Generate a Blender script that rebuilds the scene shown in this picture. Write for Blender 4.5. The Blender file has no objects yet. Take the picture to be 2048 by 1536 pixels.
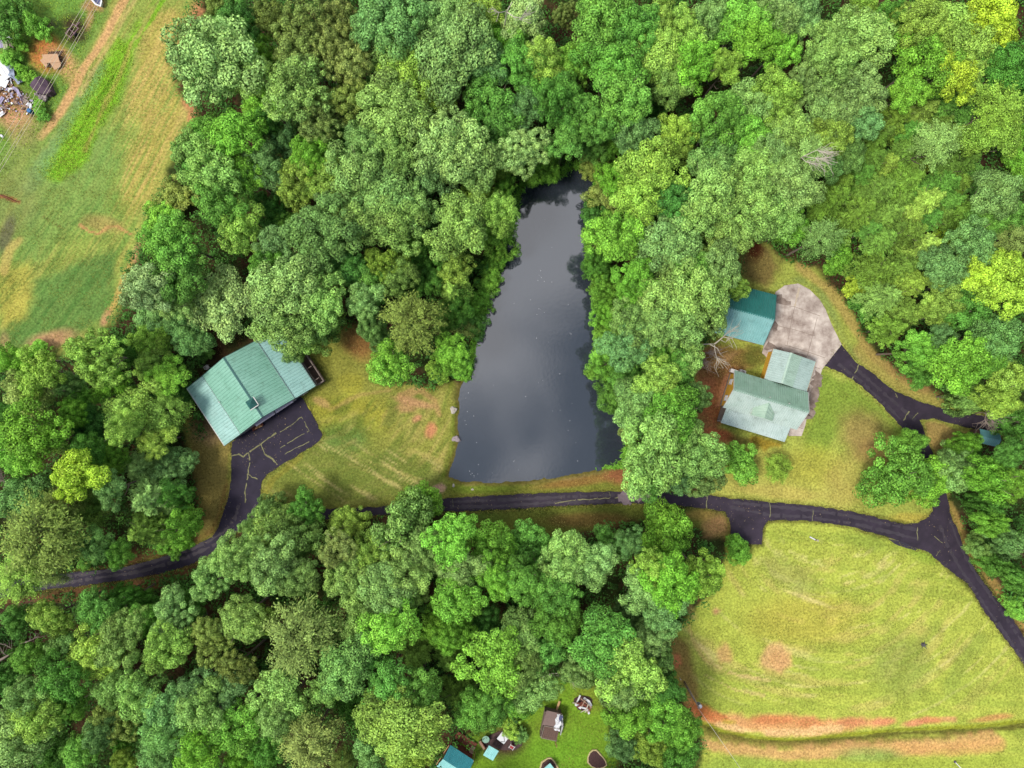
import bpy, bmesh, math, random
import numpy as np
from mathutils import Vector, Matrix

SC = bpy.context.scene
COL = SC.collection
random.seed(7)
RNG = np.random.default_rng(7)

# ------------------------------------------------------------------ camera
CAM_H = 100.0          # a drone looking straight down from 100 m
PXM = 14.22            # photo pixels (2048 wide) per metre at ground level
cam = bpy.data.objects.new("camera", bpy.data.cameras.new("camera"))
COL.objects.link(cam)
cam.location = (0, 0, CAM_H)
cam.rotation_euler = (0, 0, 0)
cam.data.sensor_fit = 'HORIZONTAL'
cam.data.angle = 2 * math.atan(1024 / PXM / CAM_H)
cam.data.clip_start = 0.5
cam.data.clip_end = 8000
SC.camera = cam

# ------------------------------------------------------------------ light
SUN_EL, SUN_AZ = math.radians(60), math.radians(246)   # azimuth clockwise from +Y
world = bpy.data.worlds.new("World")
SC.world = world
world.use_nodes = True
nt = world.node_tree
nt.nodes.clear()
def wn(t, **kw):
    n = nt.nodes.new(t)
    for k, v in kw.items():
        setattr(n, k, v)
    return n
out = wn('ShaderNodeOutputWorld'); bg = wn('ShaderNodeBackground')
sky = wn('ShaderNodeTexSky', sky_type='NISHITA', sun_disc=False)
sky.sun_elevation = SUN_EL; sky.sun_rotation = SUN_AZ
sky.air_density = 1.0; sky.dust_density = 2.0
tc = wn('ShaderNodeTexCoord'); sep = wn('ShaderNodeSeparateXYZ')
nt.links.new(tc.outputs['Generated'], sep.inputs[0])
mz = wn('ShaderNodeMath', operation='MAXIMUM'); mz.inputs[1].default_value = 0.06
nt.links.new(sep.outputs['Z'], mz.inputs[0])
dx = wn('ShaderNodeMath', operation='DIVIDE'); dy = wn('ShaderNodeMath', operation='DIVIDE')
nt.links.new(sep.outputs['X'], dx.inputs[0]); nt.links.new(mz.outputs[0], dx.inputs[1])
nt.links.new(sep.outputs['Y'], dy.inputs[0]); nt.links.new(mz.outputs[0], dy.inputs[1])
cmb = wn('ShaderNodeCombineXYZ')
nt.links.new(dx.outputs[0], cmb.inputs[0]); nt.links.new(dy.outputs[0], cmb.inputs[1])
cl = wn('ShaderNodeTexNoise')
cl.inputs['Scale'].default_value = 4.2; cl.inputs['Detail'].default_value = 4
cl.inputs['Roughness'].default_value = 0.5; cl.inputs['Distortion'].default_value = 0.5
cmap = wn('ShaderNodeMapping'); cmap.inputs['Location'].default_value = (0.35, 0.1, 0.0)
nt.links.new(cmb.outputs[0], cmap.inputs[0]); nt.links.new(cmap.outputs[0], cl.inputs['Vector'])
cr = wn('ShaderNodeMapRange', interpolation_type='SMOOTHSTEP'); cr.inputs[1].default_value = 0.36; cr.inputs[2].default_value = 0.66
bx = wn('ShaderNodeVectorMath', operation='DOT_PRODUCT'); bx.inputs[1].default_value = (-1.6, 2.0, 0)
nt.links.new(cmb.outputs[0], bx.inputs[0])
bc = wn('ShaderNodeClamp'); bc.inputs[1].default_value = -0.2; bc.inputs[2].default_value = 0.25
nt.links.new(bx.outputs['Value'], bc.inputs[0])
ba = wn('ShaderNodeMath', operation='ADD')
nt.links.new(cl.outputs['Fac'], ba.inputs[0]); nt.links.new(bc.outputs[0], ba.inputs[1])
nt.links.new(ba.outputs[0], cr.inputs[0])
mixc = wn('ShaderNodeMix', data_type='RGBA')
mixc.inputs[6].default_value = (2.0, 2.5, 3.3, 1)      # grey cloud base
mixc.inputs[7].default_value = (11.5, 11.6, 12.2, 1)   # bright cloud
nt.links.new(cr.outputs[0], mixc.inputs[0])
mixs = wn('ShaderNodeMix', data_type='RGBA'); mixs.inputs[0].default_value = 0.85
nt.links.new(sky.outputs[0], mixs.inputs[6]); nt.links.new(mixc.outputs[2], mixs.inputs[7])
nt.links.new(mixs.outputs[2], bg.inputs[0]); bg.inputs[1].default_value = 0.065
nt.links.new(bg.outputs[0], out.inputs[0])

sun = bpy.data.objects.new("sun", bpy.data.lights.new("sun", 'SUN'))
COL.objects.link(sun)
sun.data.energy = 1.5
sun.data.angle = math.radians(14)
sun.data.color = (1.0, 0.95, 0.86)
_d = Vector((math.sin(SUN_AZ) * math.cos(SUN_EL), math.cos(SUN_AZ) * math.cos(SUN_EL), math.sin(SUN_EL)))
sun.rotation_euler = _d.to_track_quat('Z', 'Y').to_euler()
sun.location = _d * 150

SC.view_settings.view_transform = 'Standard'
SC.view_settings.look = 'None'
SC.view_settings.gamma = 1
SC.view_settings.use_curve_mapping = False
SC.view_settings.exposure = 1.4
SC.cycles.max_bounces = 6
SC.cycles.diffuse_bounces = 3

# ------------------------------------------------------------------ helpers
def at(px, py, z=0.0):
    """photo pixel -> point at height z"""
    k = (CAM_H - z) / CAM_H / PXM
    return Vector(((px - 1024) * k, -(py - 768) * k, z))

def s2l(c):
    c = np.asarray(c, float) / 255.0
    return np.where(c <= 0.04045, c / 12.92, ((c + 0.055) / 1.055) ** 2.4)

K_GROUND = 1.6        # lit level of the ground in the photograph
K_LEAF = 1.04
def gcol(*c): return s2l(c) / K_GROUND

def tag(o, label=None, cat=None, group=None, kind=None):
    if label: o["label"] = label
    if cat: o["category"] = cat
    if group: o["group"] = group
    if kind: o["kind"] = kind
    return o

def empty(name, loc, rz=0.0):
    o = bpy.data.objects.new(name, None)
    o.empty_display_size = 0.5
    COL.objects.link(o)
    o.location = loc; o.rotation_euler = (0, 0, rz)
    return o

def link(name, me, parent=None):
    o = bpy.data.objects.new(name, me)
    COL.objects.link(o)
    if parent is not None: o.parent = parent
    return o

class MB:
    """collects boxes, tubes, prisms and sheets, links them as ONE mesh object"""
    def __init__(s): s.v = []; s.f = []; s.m = []
    def add(s, vs, fs, mi=0):
        b = len(s.v); s.v += [tuple(v) for v in vs]
        s.f += [tuple(b + i for i in f) for f in fs]; s.m += [mi] * len(fs)
        return s
    def box(s, c, size, rz=0.0, mi=0, rx=0.0, ry=0.0):
        M = Matrix.Translation(c) @ Matrix.Rotation(rz, 4, 'Z') @ Matrix.Rotation(ry, 4, 'Y') @ Matrix.Rotation(rx, 4, 'X')
        x, y, z = size[0] / 2, size[1] / 2, size[2] / 2
        vs = [M @ Vector(p) for p in ((-x,-y,-z),(x,-y,-z),(x,y,-z),(-x,y,-z),(-x,-y,z),(x,-y,z),(x,y,z),(-x,y,z))]
        return s.add(vs, ((0,3,2,1),(4,5,6,7),(0,1,5,4),(1,2,6,5),(2,3,7,6),(3,0,4,7)), mi)
    def beam(s, a, b, w, h=None, mi=0):
        a, b = Vector(a), Vector(b); h = h or w
        d = (b - a); q = d.to_track_quat('X', 'Z')
        M = Matrix.Translation((a + b) / 2) @ q.to_matrix().to_4x4()
        x, y, z = d.length / 2, w / 2, h / 2
        vs = [M @ Vector(p) for p in ((-x,-y,-z),(x,-y,-z),(x,y,-z),(-x,y,-z),(-x,-y,z),(x,-y,z),(x,y,z),(-x,y,z))]
        return s.add(vs, ((0,3,2,1),(4,5,6,7),(0,1,5,4),(1,2,6,5),(2,3,7,6),(3,0,4,7)), mi)
    def tube(s, pts, rads, n=7, mi=0, cap=True):
        pts = [Vector(p) for p in pts]; rings = []
        if not hasattr(rads, '__len__'): rads = [rads] * len(pts)
        vs = []
        for i, p in enumerate(pts):
            d = (pts[min(i + 1, len(pts) - 1)] - pts[max(i - 1, 0)]).normalized()
            up = Vector((0, 0, 1)) if abs(d.z) < 0.95 else Vector((1, 0, 0))
            a = d.cross(up).normalized(); b = d.cross(a)
            for k in range(n):
                t = 2 * math.pi * k / n
                vs.append(p + (a * math.cos(t) + b * math.sin(t)) * rads[i])
        fs = []
        for i in range(len(pts) - 1):
            for k in range(n):
                fs.append((i*n+k, i*n+(k+1)%n, (i+1)*n+(k+1)%n, (i+1)*n+k))
        if cap:
            fs.append(tuple(range(n))[::-1]); fs.append(tuple((len(pts)-1)*n+k for k in range(n)))
        return s.add(vs, fs, mi)
    def prism(s, poly, z0, z1, mi=0):
        """vertical prism over a polygon of (x, y)"""
        n = len(poly)
        vs = [(p[0], p[1], z0) for p in poly] + [(p[0], p[1], z1) for p in poly]
        fs = [tuple(range(n))[::-1], tuple(range(n, 2*n))] + [(i, (i+1)%n, n+(i+1)%n, n+i) for i in range(n)]
        return s.add(vs, fs, mi)
    def slab(s, quad, t, mi=0):
        """a flat panel given by its top corners, thickness t downwards along its normal"""
        q = [Vector(p) for p in quad]; n = (q[1]-q[0]).cross(q[-1]-q[0]).normalized()
        if n.z < 0: n = -n
        lo = [p - n*t for p in q]; k = len(q)
        fs = [tuple(range(k)), tuple(range(k, 2*k))[::-1]] + [(i, (i+1)%k, k+(i+1)%k, k+i) for i in range(k)]
        return s.add(q + lo, fs, mi)
    def ribs(s, a, b, c, d, pitch=0.3, rib=0.055, w=0.085, t=0.04, mi=0):
        """ribbed metal sheet: a->b along the eave, d->c along the ridge, ribs run up the slope"""
        a, b, c, d = map(Vector, (a, b, c, d))
        n = (b-a).cross(d-a).normalized()
        if n.z < 0: n = -n
        L = (b-a).length; k = max(2, int(round(L / pitch))); prof = []
        for i in range(k):
            u = (i + 0.5) / k; e = w / L
            prof += [(u-e, 0), (u-e*0.45, rib), (u+e*0.45, rib), (u+e, 0)]
        prof = [(0, 0)] + prof + [(1, 0)]
        lo, hi = [], []
        for u, h in prof:
            lo.append(a.lerp(b, u) + n*h); hi.append(d.lerp(c, u) + n*h)
        m = len(prof)
        vs = lo + hi + [a-n*t, b-n*t, c-n*t, d-n*t]
        fs = [(i, i+1, m+i+1, m+i) for i in range(m-1)]
        o = 2*m
        fs += [(o, o+3, o+2, o+1), (0, m, o+3, o), (m-1, o+1, o+2, 2*m-1)]
        fs += [tuple([o] + [o+1] + list(range(m-1, -1, -1))), tuple([o+2, o+3] + list(range(m, 2*m)))]
        return s.add(vs, fs, mi)
    def build(s, name, mats, parent=None, smooth=False):
        me = bpy.data.meshes.new(name)
        me.from_pydata(s.v, [], s.f)
        for m in (mats if isinstance(mats, (list, tuple)) else [mats]): me.materials.append(m)
        if any(s.m): me.polygons.foreach_set('material_index', s.m)
        if smooth: me.polygons.foreach_set('use_smooth', [True]*len(s.f))
        bm = bmesh.new(); bm.from_mesh(me); bmesh.ops.recalc_face_normals(bm, faces=bm.faces); bm.to_mesh(me); bm.free()
        me.update()
        return link(name, me, parent)

# ------------------------------------------------------------------ materials
def mat(name, col, rough=0.8, metal=0.0, var=0.15, scale=6.0, spec=0.3, bump=0.0, stretch=None, var2=None, stain=None):
    """principled with two octaves of object-space colour variation"""
    m = bpy.data.materials.new(name); m.use_nodes = True
    t = m.node_tree; p = t.nodes['Principled BSDF']
    p.inputs['Roughness'].default_value = rough; p.inputs['Metallic'].default_value = metal
    p.inputs['Specular IOR Level'].default_value = spec
    g = t.nodes.new('ShaderNodeNewGeometry')
    vec = g.outputs['Position']
    if stretch:
        mp = t.nodes.new('ShaderNodeMapping'); mp.inputs['Scale'].default_value = stretch[0]
        mp.inputs['Rotation'].default_value = (0, 0, stretch[1])
        t.links.new(vec, mp.inputs[0]); vec = mp.outputs[0]
    n = t.nodes.new('ShaderNodeTexNoise'); n.inputs['Scale'].default_value = scale; n.inputs['Detail'].default_value = 6
    n.inputs['Roughness'].default_value = 0.65
    t.links.new(vec, n.inputs['Vector'])
    r = t.nodes.new('ShaderNodeMapRange'); r.inputs[1].default_value = 0.28; r.inputs[2].default_value = 0.72
    t.links.new(n.outputs['Fac'], r.inputs[0])
    mx = t.nodes.new('ShaderNodeMix'); mx.data_type = 'RGBA'
    c = np.asarray(col, float)[:3]
    c2 = np.asarray(var2, float)[:3] if var2 is not None else np.clip(c * (1 + var), 0, 1)
    c1 = c if var2 is not None else c * (1 - var)
    mx.inputs[6].default_value = (*c1, 1); mx.inputs[7].default_value = (*c2, 1)
    t.links.new(r.outputs[0], mx.inputs[0]); last = mx.outputs[2]
    if stain:            # weathering: (colour factor, scale, threshold) streaky dirt with a shape of its own
        n2 = t.nodes.new('ShaderNodeTexNoise'); n2.inputs['Scale'].default_value = stain[1]; n2.inputs['Detail'].default_value = 8; n2.inputs['Roughness'].default_value = 0.75
        t.links.new(g.outputs['Position'], n2.inputs['Vector'])
        r2 = t.nodes.new('ShaderNodeMapRange'); r2.inputs[1].default_value = stain[2]; r2.inputs[2].default_value = stain[2]+0.16
        t.links.new(n2.outputs['Fac'], r2.inputs[0])
        m2 = t.nodes.new('ShaderNodeMix'); m2.data_type = 'RGBA'; m2.blend_type = 'MULTIPLY'; m2.inputs[7].default_value = (*stain[0], 1)
        t.links.new(r2.outputs[0], m2.inputs[0]); t.links.new(last, m2.inputs[6]); last = m2.outputs[2]
    t.links.new(last, p.inputs['Base Color'])
    if bump:
        b = t.nodes.new('ShaderNodeBump'); b.inputs['Strength'].default_value = bump; b.inputs['Distance'].default_value = 0.05
        t.links.new(n.outputs['Fac'], b.inputs['Height']); t.links.new(b.outputs[0], p.inputs['Normal'])
    return m

# ------------------------------------------------------------------ numpy noise
def vnoise(x, y, seed=0):
    xi = np.floor(x).astype(np.int64); yi = np.floor(y).astype(np.int64)
    fx = x - xi; fy = y - yi
    fx = fx*fx*(3-2*fx); fy = fy*fy*(3-2*fy)
    def h(a, b):
        n = (a * 374761393 + b * 668265263 + seed * 982451653) & 0xffffffff
        n = ((n ^ (n >> 13)) * 1274126177) & 0xffffffff
        return ((n ^ (n >> 16)) & 0xffff) / 65535.0
    return (h(xi,yi)*(1-fx)+h(xi+1,yi)*fx)*(1-fy) + (h(xi,yi+1)*(1-fx)+h(xi+1,yi+1)*fx)*fy
def fbm(x, y, seed=0, o=4):
    s = 0; a = 0.5; t = 0
    for i in range(o):
        s = s + a * vnoise(x, y, seed + i*17); t += a; a *= 0.5; x = x*2.03+5.1; y = y*2.03+1.7
    return s / t

def sdf(poly, X, Y):
    """signed distance to a closed polygon, negative inside (photo pixels)"""
    d = np.full(X.shape, 1e9); inside = np.zeros(X.shape, bool); n = len(poly)
    for i in range(n):
        ax, ay = poly[i]; bx, by = poly[(i+1) % n]
        ex, ey = bx-ax, by-ay
        t = np.clip(((X-ax)*ex + (Y-ay)*ey) / (ex*ex+ey*ey+1e-9), 0, 1)
        d = np.minimum(d, (X-ax-t*ex)**2 + (Y-ay-t*ey)**2)
        c = ((ay > Y) != (by > Y)) & (X < (bx-ax)*(Y-ay)/(by-ay+1e-12)+ax)
        inside ^= c
    d = np.sqrt(d)
    return np.where(inside, -d, d)
def pdist(line, X, Y):
    d = np.full(X.shape, 1e9)
    for (ax, ay), (bx, by) in zip(line[:-1], line[1:]):
        ex, ey = bx-ax, by-ay
        t = np.clip(((X-ax)*ex + (Y-ay)*ey) / (ex*ex+ey*ey+1e-9), 0, 1)
        d = np.minimum(d, (X-ax-t*ex)**2 + (Y-ay-t*ey)**2)
    return np.sqrt(d)
def sstep(a, b, x):
    t = np.clip((x-a)/(b-a), 0, 1); return t*t*(3-2*t)
# ================================================================== THE SETTING
POND = [(1143,335),(1165,336),(1190,358),(1183,395),(1174,430),(1169,470),(1172,520),(1192,570),(1204,620),(1198,660),(1190,690),
        (1192,720),(1208,745),(1222,775),(1234,800),(1252,830),(1262,865),(1252,895),(1246,918),(1236,932),(1180,945),(1110,956),(1050,963),(980,967),
        (920,963),(896,955),(905,922),(917,888),(916,850),(918,800),(922,772),(940,750),(948,700),(960,660),(964,620),(972,590),(986,550),
        (1000,500),(1024,470),(1033,430),(1040,390),(1050,366),(1085,364),(1115,358)]
LANE_LOT = [(464,884),(520,838),(596,790),(606,797),(625,830),(636,850),(637,857),(645,870),(640,880),(628,890),(604,904),(580,920),(555,935),(535,948),(524,962),(521,985),(522,1006),
            (512,1030),(493,1046),(470,1068),(447,1086),(418,1110),(383,1128),(350,1139),(317,1148),(275,1155),(233,1162),(160,1172),(93,1178),(20,1192),(-60,1215),(-320,1290),
            (-320,1255),(-60,1180),(20,1162),(93,1151),(133,1145),(190,1140),(247,1134),(285,1125),(320,1115),(350,1106),(377,1096),(402,1086),(424,1074),(437,1054),(447,1024),(455,1000),(460,975),(463,940),(463,912)]
LANE_MID = [(500,1030),(522,1012),(600,1016),(660,1018),(760,1014),(895,996),(1000,990),(1150,984),(1270,982),(1340,985),(1420,990),(1470,998),(1536,1004),(1626,1012),(1709,1024),(1769,1039),(1809,1049),
            (1836,1046),(1856,1034),(1866,1022),(1862,1000),(1850,960),(1838,920),(1826,885),(1806,857),(1783,832),(1753,799),(1719,769),(1683,745),(1649,732),
            (1683,689),(1709,722),(1743,745),(1766,765),(1789,782),(1836,802),(1880,815),(1913,822),(1969,832),(2015,842),(2015,860),(1999,860),(1953,859),(1903,847),(1869,837),(1839,840),(1849,865),(1858,890),
            (1874,930),(1888,970),(1897,1005),(1899,1024),(1916,1064),(1933,1107),(1948,1136),(1966,1164),(1990,1194),(2016,1224),(2048,1275),(2110,1380),(2290,1690),
            (2260,1690),(2110,1430),(2048,1327),(2013,1281),(1990,1250),(1969,1224),(1952,1195),(1936,1167),(1920,1156),(1903,1144),(1880,1124),(1856,1104),(1845,1100),(1833,1097),(1805,1087),(1776,1074),(1703,1054),(1626,1042),(1560,1040),(1536,1041),
            (1527,1054),(1525,1075),(1523,1089),(1504,1089),(1485,1083),(1461,1073),(1460,1044),(1451,1023),(1420,1018),(1330,1008),(1270,1006),(1150,1010),(1000,1019),(905,1022),(760,1030),(660,1038),(560,1046)]
PAD = [(1524,706),(1536,660),(1546,600),(1551,584),(1569,571),(1596,567),(1619,579),(1639,599),(1651,619),(1657,634),(1663,649),(1683,689),(1649,732),(1644,739),(1636,765),(1627,782),(1619,799),(1614,832),(1610,852),(1603,872),(1577,872),(1577,800),(1560,740)]

# ---- one ground sheet, fine under the photograph, coarse out to the horizon
def axis(half, step):
    a = list(np.arange(-half, half + 1e-6, step)); e = half; s = step
    out_ = []
    while e < 3000:
        s = min(s*1.25, 1.2) if e < half + 45 else s*1.35
        e += s; out_.append(e)
    return np.array([-v for v in out_[::-1]] + a + out_)
gx = axis(76.0, 0.27); gy = axis(58.0, 0.27)
GX, GY = np.meshgrid(gx, gy)
PX = GX * PXM + 1024; PY = -GY * PXM + 768
N1 = fbm(GX*0.35, GY*0.35, 3); N2 = fbm(GX*1.3, GY*1.3, 9, 3); N3 = fbm(GX*0.09, GY*0.09, 21, 3)
WOB = (N1-0.5)*22 + (N2-0.5)*12          # edge wobble in pixels
g_col = np.zeros(GX.shape + (3,))
WOOD = np.ones(GX.shape)                  # 1 where woodland floor
floor_a, floor_b = gcol(78,60,42), gcol(54,66,32)
k = sstep(0.35, 0.65, N1)[..., None]
g_col[:] = floor_a*(1-k) + floor_b*k
TALL = np.zeros(GX.shape)                 # where long grass grows

ALL = (slice(None), slice(None))
def win(pts, m):
    """the part of the grid round some pixel points"""
    P = np.asarray(pts, float)
    x0, y0 = P.min(0) - m; x1, y1 = P.max(0) + m
    ix = np.searchsorted(gx*PXM+1024, (x0, x1)); iy = np.searchsorted(gy, (-(y1-768)/PXM, -(y0-768)/PXM))
    return (slice(max(iy[0]-1, 0), iy[1]+1), slice(max(ix[0]-1, 0), ix[1]+1))
def mixin(w, c, S=ALL):
    w = np.clip(w, 0, 1)[..., None]
    g_col[S] = g_col[S]*(1-w) + np.asarray(c)*w
def area(poly, c, f=8, s=1.0, wob=1.0, wood=False, tall=0):
    S = win(poly, 30 + f)
    d0 = sdf(poly, PX[S], PY[S]); d = d0 + WOB[S]*wob
    w = (1 - sstep(-f, f, d)) * s
    mixin(w, c, S)
    if wood: WOOD[S] = WOOD[S] * sstep(-2, 2, d0)
    if tall: TALL[S] = np.maximum(TALL[S], w*tall)
def blob(x, y, rx, ry, c, s=1.0, rot=0, f=0.5, wob=1.0):
    r = max(rx, ry); S = win([(x-r*1.6, y-r*1.6), (x+r*1.6, y+r*1.6)], 20)
    X, Y = PX[S], PY[S]
    a = math.radians(rot); u = (X-x)*math.cos(a) + (Y-y)*math.sin(a); v = -(X-x)*math.sin(a) + (Y-y)*math.cos(a)
    d = np.sqrt((u/rx)**2 + (v/ry)**2) + WOB[S]*wob/r
    mixin((1 - sstep(1-f, 1+f, d))*s, c, S)
def path(line, w, c, s=1.0, f=None, wob=0.35):
    f = f or w*0.5; S = win(line, w + f + 25)
    d = pdist(line, PX[S], PY[S]) + WOB[S]*wob
    mixin((1 - sstep(w-f, w+f, d))*s, c, S)
def streak(poly, ang, c, s=0.7, freq=0.12, lo=0.5, hi=0.7, f=12, seed=5):
    """mown rows: the grass lies in lines along the direction ang"""
    S = win(poly, 30 + f); X, Y = PX[S], PY[S]
    a = math.radians(ang)
    u = X*math.cos(a) + Y*math.sin(a); v = -X*math.sin(a) + Y*math.cos(a)
    n = 0.6*vnoise(u*0.006, v*freq, seed) + 0.4*vnoise(u*0.03, v*freq*2.2, seed+4)
    mixin((1 - sstep(-f, f, sdf(poly, X, Y)+WOB[S])) * sstep(lo, hi, n) * s, c, S)
def arcs(poly, cx, cy, c, s=0.7, freq=0.1, lo=0.5, hi=0.7, f=12, seed=8):
    S = win(poly, 30 + f); X, Y = PX[S], PY[S]
    r = np.hypot(X-cx, Y-cy); t = np.arctan2(Y-cy, X-cx)
    n = 0.6*vnoise(t*2.2+30, r*freq, seed) + 0.4*vnoise(t*9+60, r*freq*1.7, seed+3)
    mixin((1 - sstep(-f, f, sdf(poly, X, Y)+WOB[S])) * sstep(lo, hi, n) * s, c, S)

# -- hayfield, top left
HAY = [(-700,-500),(560,-500),(420,-60),(395,20),(345,70),(335,130),(355,200),(392,235),(350,320),(330,350),(310,430),(280,480),(268,520),(243,600),(230,640),(190,690),(140,715),(40,712),(-60,720),(-700,760)]
area(HAY, gcol(142,160,76), 10, wood=True)
streak(HAY, -62, gcol(180,170,92), 0.5, 0.26, 0.45, 0.7)
streak(HAY, -62, gcol(108,146,66), 0.6, 0.07, 0.5, 0.7, seed=12)
area([(300,20),(395,20),(348,90),(345,170),(372,215),(345,300),(300,400),(258,430),(240,380),(275,260),(255,180)], gcol(184,164,86), 18, 0.65)
streak([(300,20),(395,20),(345,170),(385,225),(330,330),(270,440),(230,380),(255,180)], -62, gcol(205,176,108), 0.6, 0.42, 0.48, 0.66, seed=31)
streak([(150,200),(395,60),(385,225),(270,440),(120,500)], -62, gcol(120,156,70), 0.6, 0.4, 0.5, 0.66, seed=41)
area([(90,300),(230,250),(240,330),(215,430),(120,480),(40,560),(30,470)], gcol(118,152,78), 25, 0.7)
area([(0,540),(60,520),(80,600),(50,650),(0,670)], gcol(182,172,80), 15, 0.75)
area([(70,560),(230,500),(225,600),(205,640),(150,672),(60,690),(-20,710),(-20,660),(50,640)], gcol(96,134,68), 14, 0.85)
streak([(60,400),(240,400),(230,600),(150,700),(-20,710),(-20,560)], -52, gcol(70,112,50), 0.5, 0.25, 0.5, 0.68, seed=77)
area([(236,76),(266,92),(262,122),(236,200),(198,264),(158,334),(120,358),(88,348),(118,285),(155,215),(200,138)], gcol(128,184,46), 10, 0.95, tall=1)
area([(200,120),(215,130),(165,215),(110,320),(70,380),(40,380),(95,290),(150,200)], gcol(116,152,92), 8, 0.7)
path([(228,150),(180,228),(135,305),(105,350)], 3, gcol(78,128,30), 0.6)
streak([(232,95),(330,-20),(350,20),(258,110)], -58, gcol(120,175,40), 0.9, 0.13, 0.5, 0.6, seed=3)
path([(262,88),(240,150),(200,230),(170,300)], 4, gcol(176,156,88), 0.7)
path([(262,-20),(236,20),(215,65),(190,105),(165,138),(148,175),(125,215),(105,245),(80,272)], 8, gcol(206,164,112), 0.85)
path([(282,-20),(250,30),(225,80),(195,125),(160,190)], 4, gcol(200,168,112), 0.5)
area([(-500,-400),(330,-400),(240,-60),(190,60),(150,150),(100,240),(70,290),(-60,420),(-500,700)], gcol(104,146,62), 12, 0.85, tall=0.3)
path([(262,-20),(236,20),(215,65),(190,105),(165,138),(148,175),(125,215),(105,245),(80,272)], 7, gcol(206,164,112), 0.85)
blob(92,105,36,34,gcol(208,130,76),0.95, -30)
blob(125,118,34,20,gcol(206,158,112),0.85,30)
blob(142,150,24,14,gcol(200,160,105),0.6,50)
blob(22,218,34,32,gcol(206,152,116),0.95)
blob(10,180,26,40,gcol(168,120,90),0.9)
blob(42,250,30,40,gcol(186,142,106),0.6)
blob(148,62,28,32,gcol(66,52,40),0.95)
blob(100,50,14,12,gcol(92,80,70),0.8)
blob(185,10,22,14,gcol(190,140,104),0.8)
blob(180,35,8,22,gcol(184,140,100),0.7,10)
blob(50,290,50,24,gcol(140,150,84),0.6,-50)
blob(20,400,60,70,gcol(128,140,80),0.7)
blob(12,470,12,40,gcol(96,92,74),0.8,20)
path([(-5,390),(15,395),(38,404)], 3, gcol(150,100,64), 0.9)
blob(395,25,15,28,gcol(196,140,98),0.9,10)
path([(372,205),(385,220),(380,240)], 8, gcol(200,140,98), 0.8)
path([(160,450),(178,462),(196,468),(215,455),(235,452),(250,462),(262,468)], 2.6, gcol(196,138,96), 0.85)
blob(205,448,40,16,gcol(176,150,92),0.6,10)
path([(85,432),(105,445),(130,460)], 1.8, gcol(96,84,44), 0.7)
path([(290,475),(272,500),(268,520)], 6, gcol(204,160,112), 0.8)
path([(262,520),(245,560),(232,600),(215,630)], 5, gcol(188,158,90), 0.8)
blob(210,640,8,18,gcol(190,146,106),0.9,25)
blob(105,680,46,18,gcol(180,140,104),0.95,-12)
blob(8,690,10,30,gcol(170,140,100),0.6)
path([(40,480),(20,500),(8,540)], 9, gcol(190,164,98), 0.6)

# -- lawn round the left building
LAWN_L = [(360,800),(400,880),(470,870),(560,780),(600,690),(660,670),(700,650),(740,660),(760,690),(775,765),(850,775),(910,768),(922,775),(918,850),(918,888),(905,922),(894,955),(905,968),(900,1000),(760,1016),(640,1018),(540,1014),(500,1030),(440,1060),(420,1080),(380,1085),(300,1118),(290,1110),(380,1070),(405,1040),(395,960),(372,880)]
area(LAWN_L, gcol(150,152,72), 8, wood=True)
area([(372,820),(465,885),(460,975),(445,1050),(415,1075),(400,1040),(388,950)], gcol(136,120,68), 8, 0.9)
blob(415,860,30,30,gcol(140,116,88),0.7)
path([(395,1080),(430,1060),(444,1020),(455,960)], 6, gcol(126,100,56), 0.7)
blob(690,830,90,45,gcol(164,160,60),0.75)
blob(700,765,30,20,gcol(176,170,60),0.7)
blob(665,740,60,50,gcol(150,148,66),0.6)
blob(645,735,22,26,gcol(98,102,44),0.55)  # painted shadow of the overhanging tree and the deck
blob(720,685,36,32,gcol(150,94,62),0.75,40)
blob(690,870,60,40,gcol(124,140,62),0.6)
blob(685,880,44,28,gcol(100,134,66),0.8)
blob(800,960,120,40,gcol(116,124,56),0.7)
arcs([(560,860),(900,780),(918,850),(890,960),(880,1000),(560,1008),(525,985),(640,900)], 620, 740, gcol(196,174,108), 0.3, 0.085, 0.52, 0.68)
arcs([(600,800),(900,780),(900,960),(700,1000),(560,960)], 600, 700, gcol(98,118,48), 0.6, 0.09, 0.5, 0.7, seed=28)
area([(560,900),(640,880),(760,900),(880,940),(880,985),(760,1005),(560,1005),(528,980)], gcol(112,128,58), 24, 0.7)
streak([(570,900),(650,880),(900,930),(880,1000),(760,1010),(580,1005),(530,975)], 34, gcol(200,184,120), 0.6, 0.15, 0.60, 0.74, seed=83)
streak([(640,880),(760,900),(900,900),(900,960),(780,980)], 22, gcol(190,172,104), 0.45, 0.12, 0.58, 0.74, seed=88)
blob(830,805,40,8,gcol(198,152,110),0.85,14)
path([(800,790),(840,780),(868,800),(880,830)], 6, gcol(194,150,104), 0.6)
blob(815,815,18,9,gcol(196,150,108),0.7)
path([(660,820),(720,790),(780,780)], 4, gcol(184,156,98), 0.5)
blob(835,838,10,7,gcol(206,150,110),0.9)
blob(862,862,13,15,gcol(208,142,102),0.95)
blob(645,805,16,8,gcol(194,160,104),0.8,30)
blob(880,978,14,10,gcol(206,166,142),1.0,-20, 0.25)
blob(910,790,7,24,gcol(164,124,96),0.8)
path([(905,770),(912,800),(908,860),(905,900),(890,950)], 8, gcol(116,132,46), 0.7)
path([(530,985),(545,960),(600,915)], 6, gcol(150,142,60), 0.6)
blob(620,1000,70,12,gcol(86,96,44),0.6)

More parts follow.
